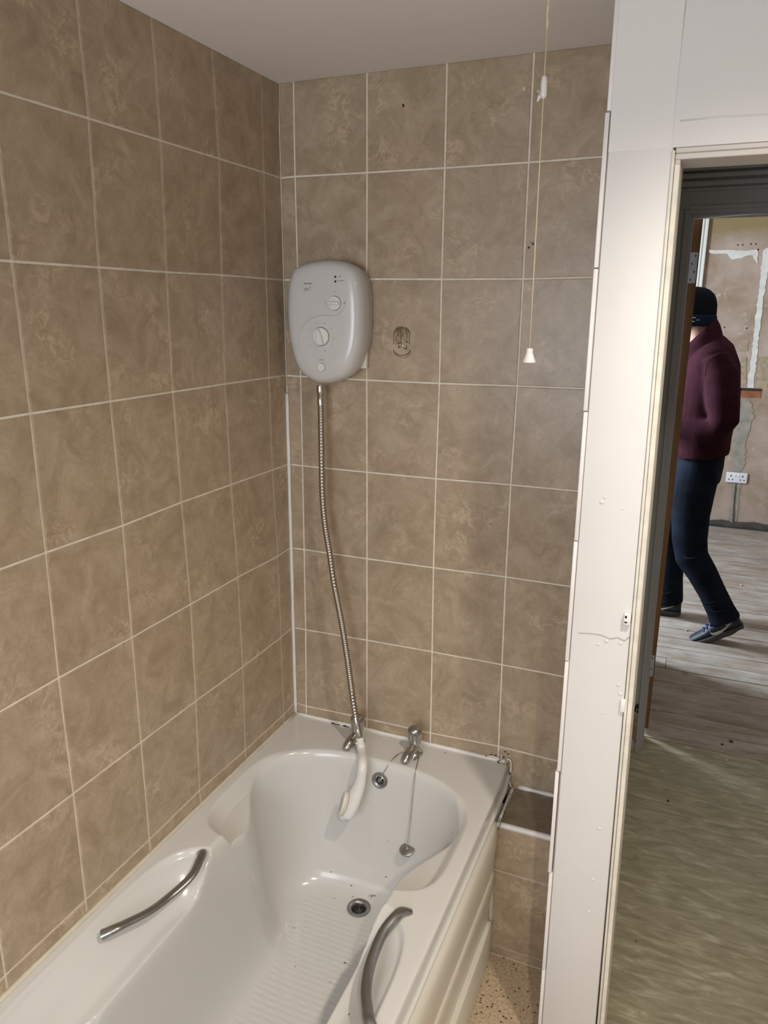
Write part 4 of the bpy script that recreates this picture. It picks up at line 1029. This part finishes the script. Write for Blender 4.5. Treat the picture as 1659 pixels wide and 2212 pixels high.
# jeans
bm = bmesh.new()
limb(bm, [((1.092, 2.41, 1.0), .118, .165), ((1.088, 2.41, .93), .122, .170), ((1.085, 2.41, .85), .118, .160), ((1.08, 2.41, .80), .08, .11)], 24)
limb(bm, [((1.09, 2.345, .97), .085, .075), ((1.085, 2.328, .90), .108, .092), ((1.076, 2.31, .80), .106, .092), ((1.075, 2.30, .67), .096, .086), ((1.085, 2.29, .54), .088, .078), ((1.105, 2.285, .45), .084, .074), ((1.165, 2.28, .37), .076, .072), ((1.225, 2.28, .27), .070, .068), ((1.275, 2.28, .18), .072, .068), ((1.305, 2.28, .125), .080, .070)], 20)
limb(bm, [((1.085, 2.48, .97), .085, .075), ((1.075, 2.50, .90), .105, .092), ((1.03, 2.525, .78), .100, .090), ((1.00, 2.54, .62), .088, .080), ((.990, 2.55, .48), .080, .074), ((.998, 2.56, .36), .074, .070), ((1.005, 2.565, .22), .072, .068), ((1.012, 2.57, .12), .076, .070), ((1.014, 2.57, .08), .076, .070)], 20)
je = fuse('jeans', bm, M_jean, pe, .008, 5)
bm = bmesh.new(); random.seed(6)
for cx_, cy_, cz_, r_ in ((1.255, 2.205, .20, .03), (1.21, 2.205, .24, .03), (.99, 2.485, .16, .03), (1.10, 2.21, .47, .04)):
    for i in range(1):
        bm = bmesh.new()
        P = smoothpath([(cx_-.04, cy_+.012, cz_+.02*i), (cx_, cy_-.002, cz_-.008+.02*i), (cx_+.04, cy_+.010, cz_+.012+.02*i)], 5); tube(bm, P, [.001+.006*math.sin(PI*k/(len(P)-1)) for k in range(len(P))], 8); obj('crease', bm, M_jean, je, True)
# trainers: built flat, toe to -x, then placed
def trainer(M, name_):
    """sections from heel (t=0) to toe"""
    sec = [(-.005, .020, .030, .075), (.02, .033, .036, .082), (.06, .034, .038, .078), (.10, .036, .040, .092), (.14, .040, .044, .086), (.18, .044, .046, .066), (.22, .046, .048, .060), (.255, .042, .043, .054), (.278, .030, .032, .042), (.290, .016, .018, .030)]
    bm = bmesh.new(); R = []
    for x_, w_, w2, h in sec:
        ring = []
        for k in range(18):
            a = 2*PI*k/18; yy = w_*math.copysign(abs(math.cos(a))**.8, math.cos(a)); zz = .020+(h-.020)*(.5+.5*math.copysign(abs(math.sin(a))**.85, math.sin(a)))
            if math.sin(a) > .2: yy *= 1-.35*(math.sin(a)-.2)
            ring.append(M @ Vector((-x_, yy, zz)))
        R.append(ring)
    rings(bm, R); up_ = obj('trainer', bm, M_shoe, pe, True)
    bm = bmesh.new(); R = []
    for x_, w_, w2, h in sec:
        lift = .0 if .02 < x_ < .24 else .012
        R.append([M @ Vector((-x_*1.02+.002, s*w2, z)) for s, z in ((-1, .002+lift), (1, .002+lift), (1.06, .018+lift*.4), (1, .030), (-1, .030), (-1.06, .018+lift*.4))])
    rings(bm, R); obj('sole', bm, M_sole, up_, True)
    bm = bmesh.new()
    sw = smoothpath([(.035, .066, .0025), (.065, .052, .007), (.100, .040, .0125), (.128, .036, .015), (.146, .042, .014), (.152, .054, .010), (.148, .064, .004)], 6)
    for s in (-1, 1):
        R = []; bm = bmesh.new()
        for x_, z_, t_ in sw:
            yy = s*(.0365+(x_-.03)*.055+.001*(z_ < .05)); yy = s*(.0375+.060*max(0, x_-.05)) if True else yy
            yy -= s*max(0, (z_-.048))*.35
            R.append([M @ Vector((-x_, yy+s*dy, z_+dz)) for dy, dz in ((0, -t_*.5), (.0025, -t_*.5), (.0025, t_*.5), (0, t_*.5))])
        rings(bm, R); obj('shoe_logo', bm, M_logo, up_)
    bm = bmesh.new()
    for i in range(5):
        x_ = .115+.022*i; z_ = .098-.008*i-.0006*i*i
        tube(bm, [M @ Vector((-x_, s_*.027, z_-.006-.004*abs(s_))) if abs(s_) == 1 else M @ Vector((-x_, 0, z_+.004)) for s_ in (-1, 0, 1)], .0050, 8)
    obj('laces', bm, M_lace, up_, True)
pit = math.radians(30)
# ball of the near foot on the floor, heel raised
ball = Vector((1.235, 2.28, 0)); Mn = Matrix.Translation(ball) @ Matrix.Rotation(-pit, 4, 'Y') @ Matrix.Translation((.185, 0, .0))
trainer(Mn, 'n')
trainer(Matrix.Translation((1.078, 2.57, .002)), 'f')
